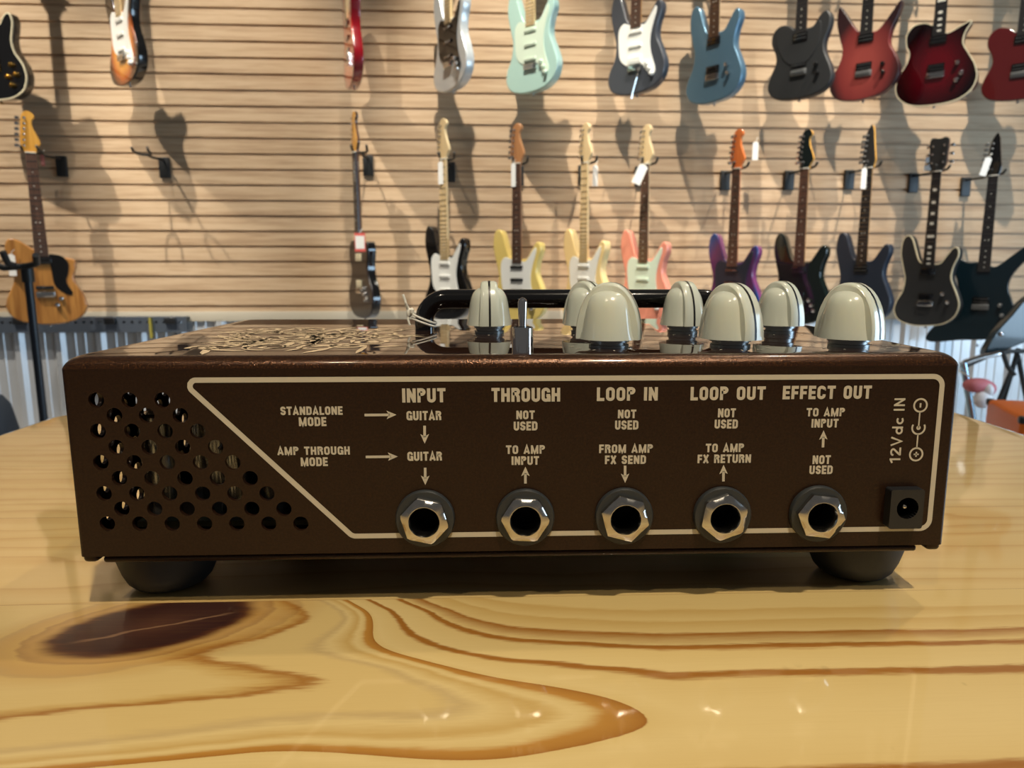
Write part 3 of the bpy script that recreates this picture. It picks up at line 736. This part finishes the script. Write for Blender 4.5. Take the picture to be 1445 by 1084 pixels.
def guitar(label, pos, yaw, shape, top, side, neck_m=M_maple, board=M_rose, head='inline', head_m=None, guard=None, guard_m=None, pick='sss', pick_m=None, hard=M_chrome, inlay=False, knobs=((68, -640), (84, -664), (96, -690)), knob_m=None, bind=None, roll=0.0, group=None, arm=False):
    g = thing('electric_guitar', label, 'guitar', pos, yaw, group); g.rotation_euler = (0, roll, yaw)
    out = smooth_closed(SHAPES[shape], 4); mb = MB(); F = -.022
    flat_ext(mb, out, F, .022, (.004 if shape == 'super' else .006) if bind is None else .002, (0, 1)); mb.build('body', [top, side], g)
    if bind is not None:
        b = MB(); o1 = [(p.x, F-.0006, p.y) for p in offset2(out, .004)]; o2 = [(p.x, F+.006, p.y) for p in offset2(out, -.0008)]; o0 = [(p.x, F-.0006, p.y) for p in offset2(out, -.0006)]
        b.loops([o1, o0, o2], 0, True); b.build('binding', bind, g)
    fz = F
    if guard:
        mb = MB(); flat_ext(mb, smooth_closed(GUARD[guard], 4), F-.003, F+.001, .0008, (0, 0), 1); mb.build('pickguard', guard_m, g); fz = F-.003
    # pickups
    pm = pick_m or M_black
    zs = {'sss': (-490, -552, -618), 'hh': (-490, -618), 'hs': (-490, -618), 'single2': (-490, -618), 'h1': (-618,), 'hss': (-490, -552, -616)}[pick]
    for i, zc in enumerate(zs):
        hum = pick in ('hh', 'h1') or (pick == 'hss' and i == 2) or (pick == 'hs' and i == 0)
        w, h = (.036, .018) if hum else (.036, .0075)
        mb = MB(); mb.box(-w, w, fz-.006, fz+.001, zc/1000-h, zc/1000+h, bev=.0015)
        pk = mb.build('pickup', pm, g)
        mb = MB()
        for k in range(6):
            for dz in ((-.008, .008) if hum else (0,)):
                mb.lathe([(.0022, .001), (.0022, -.0012), (.0001, -.0012)], -.026+.0104*k, fz-.006, zc/1000+dz, 'Y', 8)
        mb.build('pole_pieces', hard, pk)
    mb = MB(); mb.box(-.038, .038, fz-.008, F+.001, -.664, -.638, bev=.002)
    for k in range(6): mb.box(-.031+.0105*k, -.0225+.0105*k, fz-.012, fz-.006, -.654, -.642)
    br = mb.build('bridge', hard, g)
    if arm:
        mb = MB(); mb.tube([(.03, F-.012, -.655), (.026, F-.02, -.69), (.006, F-.024, -.76), (-.004, F-.022, -.79)], [.003, .003, .003, .005], 8); mb.build('tremolo_arm', hard, br)
    for kx, kz in knobs:
        mb = MB(); mb.lathe([(.0105, .001), (.0105, -.003), (.009, -.014), (.007, -.0155), (.001, -.016)], kx/1000, fz, kz/1000, 'Y', 16); mb.build('control_knob', knob_m or hard, g)
    # neck, fretboard, headstock
    mb = MB(); Ls = []
    for zc, w, d in ((.004, .021, .021), (-.05, .0215, .021), (-.25, .0245, .022), (-.41, .027, .023), (-.47, .028, .024)):
        l = []
        for k in range(13):
            a = PI*k/12; l.append((w*math.cos(a), F+d*math.sin(a)*.98-.001, zc))
        Ls.append(l)
    mb.loops(Ls, 0, True, True, True); mb.build('neck', neck_m, g)
    mb = MB(); mb.loops([[(-.0212, F-.006, 0), (.0212, F-.006, 0), (.0212, F, 0), (-.0212, F, 0)], [(-.0282, F-.006, -.472), (.0282, F-.006, -.472), (.0282, F, -.472), (-.0282, F, -.472)]], 0, False, True, True)
    fr = []
    for k in range(1, 23):
        zf_ = -.648*(1-2**(-k/12)); w = .0212+.007*(-zf_/.472); fr.append(zf_)
        mb.box(-w, w, F-.0072, F-.0055, zf_-.0011, zf_+.0011, 1)
    prev = 0
    for k in (3, 5, 7, 9, 12, 15, 17, 19, 21):
        zc = (fr[k-1]+fr[k-2])/2
        for dx in ((-.008, .008) if k == 12 else (0,)):
            if inlay: mb.box(dx-.009, dx+.009, F-.0064, F-.0055, zc-.006, zc+.006, 2)
            else: mb.lathe([(.0032, 0), (.0001, 0)], dx, F-.0063, zc, 'Y', 10, 2)
    mb.build('fretboard', [board, M_fret, M_pearl], g)
    mb = MB(); mb.box(-.0215, .0215, F-.0085, F, 0, .005); mb.build('nut', M_pearl, g)
    hd = smooth_closed(HEADS[head], 3); mb = MB()
    hy0 = F-.001
    flat_ext(mb, [Vector((p.x, max(0.002, p.y))) for p in hd], hy0, hy0+.015, .0015, (0, 1), 1); h_ = mb.build('headstock', [head_m or neck_m, neck_m], g)
    tun = []
    if head == 'three':
        for k in range(3): tun += [(-.027, .045+.04*k, -1), (.027, .045+.04*k, 1)]
    else:
        for k in range(6): tun.append((-.024+.0022*k, .034+.0245*k, -1))
    for tx, tz, sd in tun:
        mb = MB(); mb.lathe([(.0055, .001), (.0055, -.002), (.0032, -.003), (.0032, -.010), (.002, -.011)], tx, hy0, tz, 'Y', 10)
        mb.tube([(tx, hy0+.018, tz), (tx+sd*.024, hy0+.018, tz)], .0025, 8); mb.box(tx+sd*.030-.009, tx+sd*.030+.009, hy0+.014, hy0+.022, tz-.0075, tz+.0075, bev=.002)
        mb.build('tuner', hard, h_)
    for bx, bz in ((0, min(p.y for p in out)-.002),):
        mb = MB(); mb.lathe([(.004, .006), (.004, -.002), (.007, -.006), (.007, -.009), (.002, -.009)], bx, 0, bz, 'Z', 10); mb.build('strap_button', hard, g)
    return g
def wall_dir(p, gap):                         # point on the wall straight behind p
    n = Vector((-math.sin(AW), math.cos(AW), 0)); return p+n*gap
def hook(label, pos, gap, empty=False):
    """bracket on the slat wall, arm and two-prong yoke under the headstock; pos = the nut"""
    w = Vector((pos.x-(-math.sin(AW))*0, YW+pos.x*math.tan(AW), pos.z))
    h = thing('wall_hook', label, 'hook', w, AW, 'guitar hooks on the slat wall')
    zt_ = .020
    mb = MB(); mb.box(-.026, .026, -.016, -.0005, -.078, .022, bev=.003); mb.build('bracket', M_hook, h)
    g = gap-.002
    mb = MB(); mb.tube([(0, -.012, zt_-.012), (0, -g*.6, zt_-.016), (0, -g+.045, zt_-.012)], .006, 8); mb.build('arm', M_hook, h)
    mb = MB(); yk = [(-.036, -g-.028, zt_+.012), (-.035, -g-.012, zt_-.004), (-.033, -g+.012, zt_-.008), (-.020, -g+.038, zt_-.011), (0, -g+.046, zt_-.012), (.020, -g+.038, zt_-.011), (.033, -g+.012, zt_-.008), (.035, -g-.012, zt_-.004), (.036, -g-.028, zt_+.012)]
    mb.tube(yk, .006, 8); mb.build('yoke', M_hook, h)
    return h
GAP = .235
def nutpos(px, py, gap=GAP): return at_wall(px, py, gap)
def tailpos(px, py, tail, gap=GAP):
    p = at_wall(px, py, gap); return Vector((p.x, p.y, p.z+tail))
R = math.radians

def solid(name, rgb, rough=.18, coat=1.0, metal=0.0): return mat(name, rgb, rough, metal, coat, .05)
m_sun = burst('sunburst', (226, 156, 60), (170, 84, 24), (14, 10, 9))
m_redor = burst('red_orange_burst', (222, 104, 48), (196, 52, 34), (120, 10, 20))
m_redside = solid('red_lacquer', (128, 8, 22))
m_silver = solid('silver_white', (206, 212, 214), .25, 1, .2)
m_surf = solid('pale_surf_green', (176, 212, 204))
m_char = solid('charcoal', (62, 66, 74), .35, .4)
m_ice = solid('metallic_ice_blue', (104, 142, 168), .32, .6, .45)
m_satblk = mat('satin_black', (34, 36, 38), .5)
m_redburst = burst('satin_red_burst', (138, 58, 52), (108, 38, 37), (38, 14, 18), .42, .2, 0, -.6, .16, .23, (.25, .75, 1.05))
m_dkred = burst('deep_red_quilt', (88, 6, 18), (60, 4, 12), (16, 3, 6), .14, 1, 0, -.62, .17, .2, (.3, .65, 1.0))
m_mahog = solid('dark_cherry', (80, 22, 24), .2)
m_nat = streak('brown_ash', (150, 96, 44), (196, 138, 70), .3, .6, 40, 3)
m_natside = streak('brown_ash_side', (122, 78, 42), (170, 120, 70), .35, .4, 40, 3)
m_yel = solid('vintage_yellow', (226, 202, 118))
m_cream = solid('butter_cream', (238, 210, 150))
m_pink = solid('salmon_pink', (236, 152, 130))
m_purp = burst('purple_blue', (60, 40, 84), (92, 44, 92), (40, 70, 130), .2, 1, 0, -.5, .17, .25)
m_purps = solid('violet_side', (122, 64, 110))
m_dgreen = solid('black_green', (14, 24, 22), .1)
m_navy = mat('satin_navy', (34, 42, 56), .42, 0, .2)
m_teal = solid('dark_teal', (12, 30, 38), .25, .7)
m_neckdk = streak('dark_neck', (70, 48, 36), (92, 64, 48))

UP = [  # upper row: (label, tail px, yaw deg, ...)
 ('black single-cut electric guitar with cream binding, cut by the left edge of the photo', (2, 143), -14, .786, dict(shape='single', top=M_black, side=M_black, board=M_ebony, neck_m=m_neckdk, head='three', pick='hh', pick_m=M_gold, hard=M_gold, bind=M_creamp, knobs=((104, -640), (122, -684), (78, -690), (98, -728)), knob_m=M_gold)),
 ('orange and black sunburst electric guitar with white pickguard on the upper wall', (184, 121), -42, .768, dict(shape='strat', top=m_sun, side=M_black, board=M_maple, guard='strat', guard_m=M_white, pick_m=M_white, knob_m=M_white)),
 ('bright red and orange electric guitar turned almost edge-on in the upper row', (500, 124), -70, .768, dict(shape='strat', top=m_redor, side=m_redside, board=M_maple, pick='hss')),
 ('silver white electric guitar with black pickguard, turned sideways in the upper row', (640, 129), -57, .768, dict(shape='strat', top=m_silver, side=m_silver, board=M_maple, guard='strat', guard_m=M_black, pick='sss')),
 ('pale surf green electric guitar with mint pickguard and maple neck', (753, 132), -43, .768, dict(shape='strat', top=m_surf, side=m_surf, board=M_maple, guard='strat', guard_m=M_mint, pick_m=M_mint, knob_m=M_mint)),
 ('charcoal grey electric guitar with white pickguard and chrome tremolo arm', (899, 134), -44, .768, dict(shape='strat', top=m_char, side=m_char, board=M_rose, neck_m=M_amber, guard='strat', guard_m=M_white, pick_m=M_white, pick='hss', knob_m=M_white, arm=True)),
 ('metallic ice blue electric guitar with two dark humbuckers and no pickguard', (1008, 146), -52, .768, dict(shape='strat', top=m_ice, side=m_ice, board=M_rose, neck_m=M_maple, pick='hh', knobs=((80, -610), (92, -650)))),
 ('satin black single-cutaway electric guitar between the ice blue and the red burst ones', (1128, 140), -48, .770, dict(shape='tele', top=m_satblk, side=m_satblk, board=M_ebony, neck_m=m_neckdk, guard='tele', guard_m=m_satblk, pick='hs', hard=M_steel, knobs=((86, -630), (94, -670)), knob_m=M_black)),
 ('satin red burst electric guitar with two pointed horns and black hardware', (1218, 141), -44, .768, dict(shape='super', top=m_redburst, side=m_redburst, board=M_ebony, neck_m=M_maple, head='point', pick='hh', hard=M_steel, knobs=((86, -620), (90, -660)), knob_m=M_black)),
 ('deep glossy red single-cut electric guitar with sharp horn and cream binding', (1318, 148), -42, .786, dict(shape='horned', top=m_dkred, side=M_black, board=M_ebony, neck_m=m_neckdk, head='three', pick='hh', bind=M_creamp, inlay=True, knobs=((92, -610), (112, -660), (92, -690)))),
 ('dark cherry red electric guitar cut by the right edge of the photo', (1436, 142), -42, .770, dict(shape='tele', top=m_mahog, side=m_mahog, board=M_ebony, neck_m=m_neckdk, pick='hh', hard=M_steel, knobs=((86, -640), (96, -680)))),
]
LO = [  # lower row: (label, nut px, yaw deg, ...)
 ('natural brown wood electric guitar with black pickguard behind the black stand', (45, 217), 22, dict(shape='shoulder', top=m_nat, side=m_natside, board=M_rose, neck_m=M_amber, guard='right', guard_m=M_black, pick='hs', knobs=((62, -670), (44, -700)))),
 ('black electric guitar with two cream pickups turned edge-on in the lower row', (507, 216), -60, dict(shape='single', top=mat('brown_black', (30, 20, 19), .4, 0, .3), side=M_black, board=M_ebony, neck_m=m_neckdk, head_m=M_amber, pick='hh', pick_m=M_creamp)),
 ('black electric guitar with white pickguard and pale maple fretboard', (630, 226), -43, dict(shape='strat', top=M_black, side=M_black, board=M_maple, guard='strat', guard_m=M_white, pick_m=M_white, knob_m=M_white)),
 ('pale yellow electric guitar with brown headstock and rosewood fretboard', (733, 232), -36, dict(shape='strat', top=m_yel, side=m_yel, board=M_rose, neck_m=streak('toasted_maple', (164, 112, 72), (186, 134, 90)), guard='strat', guard_m=M_white, pick='hss')),
 ('butter cream electric guitar with white pickguard and maple fretboard', (830, 231), -50, dict(shape='strat', top=m_cream, side=m_cream, board=M_maple, guard='strat', guard_m=M_white, pick_m=M_white, knob_m=M_white)),
 ('salmon pink electric guitar with white pickguard and dark fretboard', (915, 233), -48, dict(shape='strat', top=m_pink, side=m_pink, board=M_rose, guard='strat', guard_m=M_mint, pick_m=M_mint, knob_m=M_white)),
 ('purple and blue electric guitar with an orange headstock', (1043, 239), -50, dict(shape='strat', top=m_purp, side=m_purps, board=M_rose, neck_m=streak('orange_maple', (206, 104, 48), (222, 124, 62)), guard='strat', guard_m=m_navy, pick='hss')),
 ('black green electric guitar with dark green headstock edged in yellow', (1139, 239), -51, dict(shape='strat', top=m_dgreen, side=m_dgreen, board=M_rose, neck_m=M_amber, head_m=m_dgreen, pick='hh')),
 ('satin navy electric guitar with dark headstock, right of the black green one', (1229, 238), -56, dict(shape='strat', top=m_navy, side=m_navy, board=M_ebony, neck_m=M_amber, head='point', head_m=m_satblk, pick='hh', hard=M_steel)),
 ('satin black electric guitar with cream binding and pearl inlays, two white knobs', (1325, 243), -55, dict(shape='strat', top=m_satblk, side=m_satblk, board=M_ebony, neck_m=m_neckdk, head='three', head_m=m_satblk, pick='hh', bind=M_creamp, inlay=True, knobs=((84, -600), (112, -640)))),
 ('dark teal star-shaped electric guitar with pointed wings at far right', (1403, 249), -44, dict(shape='star', top=m_teal, side=m_teal, board=M_ebony, neck_m=m_neckdk, head='point', head_m=M_black, pick='h1', hard=M_steel, knobs=((86, -640), (98, -690), (100, -735)))),
]
UPN = ['black single-cut guitar at the left edge', 'sunburst guitar', 'bright red guitar', 'silver white guitar', 'surf green guitar', 'charcoal grey guitar', 'ice blue guitar', 'satin black guitar', 'satin red burst guitar', 'deep red horned guitar', 'cherry red guitar at the right edge']
LON = ['natural brown guitar', 'edge-on black guitar', 'black guitar with white pickguard', 'pale yellow guitar', 'butter cream guitar', 'salmon pink guitar', 'purple and blue guitar', 'black green guitar', 'satin navy guitar', 'satin black guitar with cream binding', 'teal star-shaped guitar']
for (label, px, yaw, tail, kw), nm_ in zip(UP, UPN):
    p = tailpos(px[0], px[1], tail); guitar(label, p, R(yaw), **kw)
    hook('black wall hook carrying the '+nm_+' in the upper row', p, GAP)
for (label, px, yaw, kw), nm_ in zip(LO, LON):
    p = nutpos(*px); guitar(label, p, R(yaw), **kw)
    hook('black wall hook under the headstock of the '+nm_, p, GAP)
hook('empty black wall hook between the natural wood guitar and the edge-on black one', nutpos(200, 219), GAP)

# price tags hanging from the headstocks
def price_tag(label, px, py, w, h, lean=0, yaw=-.3, m=M_tag, gap=GAP+.02):
    p = at_wall(px, py, gap)
    t = thing('price_tag', label, 'tag', p, yaw, 'price tags on the guitars'); t.rotation_euler = (0, lean, yaw)
    mb = MB(); mb.box(-w/2, w/2, -.0006, .0006, -h/2, h/2-.008); mb.add([(-w/2, -.0006, h/2-.008), (w/2, -.0006, h/2-.008), (w*.2, -.0006, h/2), (-w*.2, -.0006, h/2)], [(0, 1, 2, 3)])
    mb.build('card', m, t)
    mb = MB(); mb.tube([(0, 0, h/2-.004), (.004, .004, h/2+.012), (.010, .012, h/2+.022)], .0012, 6); mb.build('loop', M_cord, t)
price_tag('white price tag beside the neck of the edge-on black guitar', 503, 241, .022, .10)
price_tag('white price tag left of the neck of the black guitar with white pickguard', 622, 244, .026, .105)
price_tag('narrow white price tag left of the yellow guitar neck', 724.5, 247, .022, .11)
price_tag('white price tag behind the neck of the butter cream guitar', 840, 248, .026, .10, gap=GAP-.04)
price_tag('tilted white price tag beside the pink guitar headstock', 903, 246, .044, .095, lean=.42, gap=GAP+.09)
price_tag('white price tag right of the orange headstock', 1066, 213, .028, .09, gap=GAP-.10)
price_tag('pale blue white price tag left of the dark green headstock', 1136, 214, .03, .10, gap=GAP-.03)
price_tag('white price tag hanging left of the satin navy guitar neck', 1219, 252, .024, .10)
price_tag('white price tag left of the headstock of the satin black guitar', 1311, 229, .036, .085, lean=.1, gap=GAP-.05)
price_tag('white price tag left of the headstock of the teal star guitar', 1391, 235, .03, .09, lean=.25, gap=GAP+.08)
price_tag('small pink tag beside the amber headstock of the natural brown guitar', 60, 226, .024, .055, lean=-.1, m=mat('pink_tag', (214, 150, 150), .7), gap=GAP-.05)
price_tag('white price tag left of the black stand in front of the brown guitar', 17, 374, .045, .10, gap=GAP+.078)
t = thing('price_tag', 'red-edged white price card on the neck of the edge-on black guitar', 'tag', at_wall(508, 342, GAP+.13), -.2, 'price tags on the guitars')
mb = MB(); mb.box(-.026, .026, -.0006, .0006, -.043, .043); mb.build('card', M_tagred, t)
mb = MB(); mb.box(-.022, .022, -.0012, -.0007, -.030, .030); mb.build('white_label', M_tag, t)
mb = MB(); mb.tube([(0, 0, .04), (.004, .008, .055), (.006, .02, .062)], .0012, 6); mb.build('loop', M_cord, t)

# ------------------------------------------------------------------ things along the lower wall
rl0 = at_wall(262, 447, .05); rl1 = at_wall(200, 469, .05)
rail = thing('wall_rail', 'grey perforated metal rail under the slat wall at left', 'rail', (0, YW-.001, 0), AW)
mb = MB(); xr_ = rl0.x; zt_ = rl0.z; zb_ = rl1.z
def rx_pl(u, v, d): return (u, -.05+d, v)
hs = []
xx = xr_-.03
while xx > -3.0:
    hs.append(circ(xx, (zt_+zb_)/2+.012, .008, 8)); xx -= .04
plate(mb, [(-3.2, zb_), (xr_, zb_), (xr_, zt_), (-3.2, zt_)], hs, rx_pl, .003)
mb.box(-3.2, xr_, -.047, 0.0, zt_-.003, zt_); mb.box(-3.2, xr_, -.047, 0, zb_, zb_+.003)
mb.build('channel', mat('grey_metal', (112, 122, 136), .4, .7), rail)
for px in (26, 155, 240):
    q = at_wall(px, 455, .06)
    mb = MB(); mb.box(q.x-.028, q.x+.028, -.066, -.05, zt_-.036, zt_-.004, bev=.003); mb.build('clip', M_blackplas, rail)
q = at_wall(213, 460, .06); mb = MB(); mb.box(q.x-.008, q.x+.004, -.066, -.05, zb_-.03, zt_-.004); mb.build('yellow_strip', mat('yellow_plastic', (150, 140, 60), .5), rail)

# black guitar stand in front of the brown guitar
sp0 = at_y(38, 376, 2.2)
gs = thing('guitar_stand', 'tall black metal stand with forked arm in front of the natural brown guitar', 'stand', (sp0.x, 2.2, FLOOR_Z))
H_ = sp0.z-FLOOR_Z
mb = MB(); mb.tube([(0, 0, .12), (0, 0, H_)], .0125, 14); mb.build('pole', mat('blue_black_metal', (20, 28, 38), .35), gs)
mb = MB(); mb.tube([(0, -.02, H_), (-.05, -.03, H_-.005), (-.13, -.05, H_+.03), (-.2, -.06, H_+.05)], .010, 10); mb.build('arm', M_hook, gs)
mb = MB(); mb.tube([(-.03, -.06, H_+.045), (-.028, -.045, H_+.01), (-.018, -.02, H_), (0, -.012, H_), (.025, -.016, H_+.004), (.05, -.03, H_+.01), (.062, -.05, H_+.035)], .010, 10); mb.build('yoke', M_hook, gs)
mb = MB(); mb.lathe([(.018, -.05), (.018, 0)], 0, 0, H_, n=14); mb.build('collar', M_hook, gs)
for k in range(3):
    a = 2*PI*k/3+.5; mb = MB(); mb.tube([(0, 0, .30), (.12*math.cos(a), .12*math.sin(a), .16), (.28*math.cos(a), .28*math.sin(a), .012)], .011, 10); mb.build('leg', M_hook, gs)

# dark rounded mass of unknown identity at the left edge
p = at_y(-46, 556, 3.2)
massz = p.z-FLOOR_Z
bag = thing('dark_mass', 'dark slate grey rounded mass in front of corrugated metal at left edge', 'bag', (p.x, 3.2, FLOOR_Z))
mb = MB(); Ls = []
for z, w, d in ((0, .17, .07), (.02, .18, .08), (massz*.5, .19, .085), (massz*.85, .165, .075), (massz*.97, .14, .05), (massz, .10, .03)):
    Ls.append([(x, y, z) for x, y in rrect(-w, w, -d, d, d*.7, 5)])
mb.loops(Ls, 0, True, True, True); mb.build('mass_body', mat('slate_grey', (52, 60, 70), .8), bag)
mb = MB(); mb.tube([(-.05, 0, massz), (-.04, 0, massz+.04), (.04, 0, massz+.04), (.05, 0, massz)], .008, 8); mb.build('top_loop', M_hook, bag)

# right: angular guitar on a stand, orange cabinet, chrome stand with pink and white bundle
gw = at_y(1400, 470, 3.15)
vg = thing('electric_guitar', 'black teal angular guitar wing resting on a folding stand at right edge', 'guitar', gw, 0)
def v_out():
    q = [at_y(*c, 3.15) for c in ((1386, 500), (1392, 484), (1404, 466), (1424, 444), (1446, 420), (1490, 400), (1530, 430), (1520, 470), (1470, 474), (1444, 482), (1416, 494), (1398, 504))]
    return [Vector((a.x-gw.x, a.z-gw.z)) for a in q]
mb = MB(); flat_ext(mb, smooth_closed([tuple(a) for a in v_out()], 3), -.022, .022, .005, (0, 0)); mb.build('body', m_teal, vg)
mb = MB(); c = at_y(1408, 471, 3.15); mb.lathe([(.012, .001), (.012, -.006), (.006, -.012), (.001, -.013)], c.x-gw.x, -.022, c.z-gw.z, 'Y', 14); mb.build('control_knob', M_chrome, vg)
c = at_y(1480, 430, 3.15)
mb = MB(); mb.loops([[(c.x-gw.x-.021, -.03, .05+k*0), (c.x-gw.x+.021, -.03, .05), (c.x-gw.x+.021, .0, .05), (c.x-gw.x-.021, .0, .05)] if k == 0 else [(c.x-gw.x+.25-.021, -.03, .62), (c.x-gw.x+.25+.021, -.03, .62), (c.x-gw.x+.25+.021, 0, .62), (c.x-gw.x+.25-.021, 0, .62)] for k in range(2)], 0, False, True, True); mb.build('neck', m_neckdk, vg)
fs = at_y(1396, 502, 3.08)
stn = thing('guitar_stand', 'black folding stand under the angular guitar at right edge', 'stand', (fs.x, 3.1, FLOOR_Z))
z0_ = fs.z-FLOOR_Z
mb = MB(); mb.tube([(-.13, -.02, z0_-.06), (0, -.02, z0_), (.10, -.02, z0_+.02), (.20, -.02, z0_+.02)], .010, 8); mb.build('cradle', M_hook, stn)
mb = MB(); mb.tube([(.06, -.02, z0_+.02), (.085, -.03, z0_-.05), (.11, -.05, z0_-.09)], .011, 8); mb.build('prong', M_hook, stn)
for sx in (-1, 1):
    mb = MB(); mb.tube([(.15, 0, z0_), (.15+sx*.10, 0, z0_*.4), (.15+sx*.16, 0, .012)], .011, 8); mb.build('leg', M_hook, stn)
mb = MB(); mb.tube([(.15, 0, z0_+.03), (.16, .10, z0_*.4), (.16, .2, .012)], .011, 8); mb.build('leg', M_hook, stn)
cs = at_y(1372, 590, 2.5)
ct = at_y(1359, 512, 2.5)
chs = thing('folding_stand', 'chrome tube stand in front of the metal panelling beside the orange cabinet', 'stand', (cs.x, 2.5, FLOOR_Z))
mb = MB(); dxs = ct.x-cs.x; zt3 = ct.z-FLOOR_Z; zm = cs.z-FLOOR_Z
mb.tube([(dxs, 0, zt3), (dxs*.5, 0, (zt3+zm)/2), (0, 0, zm), (-dxs*2.5, 0, .012)], .014, 12); mb.build('tube', mat('blue_chrome', (170, 196, 214), .18, 1), chs)
mb = MB(); mb.tube([(dxs, 0, zt3), (dxs+.06, 0, zt3+.02), (dxs+.14, 0, zt3+.035)], .010, 10); mb.build('top_bar', M_chrome, chs)
for a in (0.4, 2.5, 4.6):
    mb = MB(); mb.tube([(-dxs*1.8, 0, .3), (-dxs*2.5+.2*math.cos(a), .2*math.sin(a), .012)], .010, 8); mb.build('leg', M_blackplas, chs)
pb = at_y(1382, 555, 2.44)
bn = thing('cloth_bundle', 'small pink and white bundle hanging on the chrome stand', 'bundle', pb)
def blob(mb, c, r, seed):
    rn = random.Random(seed); N = 16; Ls = []
    for i in range(1, 9):
        t = PI*i/9; Ls.append([(c[0]+r[0]*math.sin(t)*math.cos(2*PI*k/N)*(1+.12*math.sin(3*2*PI*k/N+seed)), c[1]+r[1]*math.sin(t)*math.sin(2*PI*k/N), c[2]+r[2]*math.cos(t)) for k in range(N)])
    mb.loops(Ls, 0, True, True, True)
mb = MB(); blob(mb, (-.01, 0, .03), (.055, .035, .028), 1); blob(mb, (.035, .01, .015), (.03, .03, .03), 2); mb.build('pink_part', mat('pink_cloth', (206, 120, 128), .6), bn)
mb = MB(); blob(mb, (.0, -.02, -.02), (.034, .03, .034), 3); blob(mb, (.015, -.025, .015), (.018, .02, .026), 4); mb.build('white_part', mat('white_cloth', (236, 240, 244), .5), bn)
mb = MB(); mb.tube([(-.02, 0, .05), (-.045, .03, .07), (-.055, .06, .08)], .003, 6); mb.build('strap', M_cord, bn)
# orange cabinet
oc = at_y(1441, 589, 1.75)
cab = thing('speaker_cabinet', 'orange covered speaker cabinet with black corners beyond the right table edge', 'amplifier', (oc.x, 1.75, FLOOR_Z), R(-18))
hc = oc.z-FLOOR_Z
M_or = mat('orange_vinyl', (238, 116, 18), .45)
mb = MB(); mb.box(0, .62, 0, .30, .02, hc, bev=.012); mb.build('cabinet', M_or, cab)
mb = MB(); mb.box(.035, .585, -.004, .004, .06, hc-.09, bev=.002); mb.build('grille', mat('grille_cloth', (150, 116, 70), .8), cab)
for x in (0, .62):
    for y in (0, .30):
        mb = MB(); s_ = .02; mb.box(x-.003 if x == 0 else x-s_, x+s_ if x == 0 else x+.003, y-.003 if y == 0 else y-s_, y+s_ if y == 0 else y+.003, hc-s_, hc+.002, bev=.006); mb.build('corner_cap', M_blackplas, cab)
for x in (.05, .57):
    for y in (.05, .25):
        mb = MB(); mb.lathe([(.015, 0), (.018, .02)], x, y, 0, n=12); mb.build('foot', M_rubber, cab)
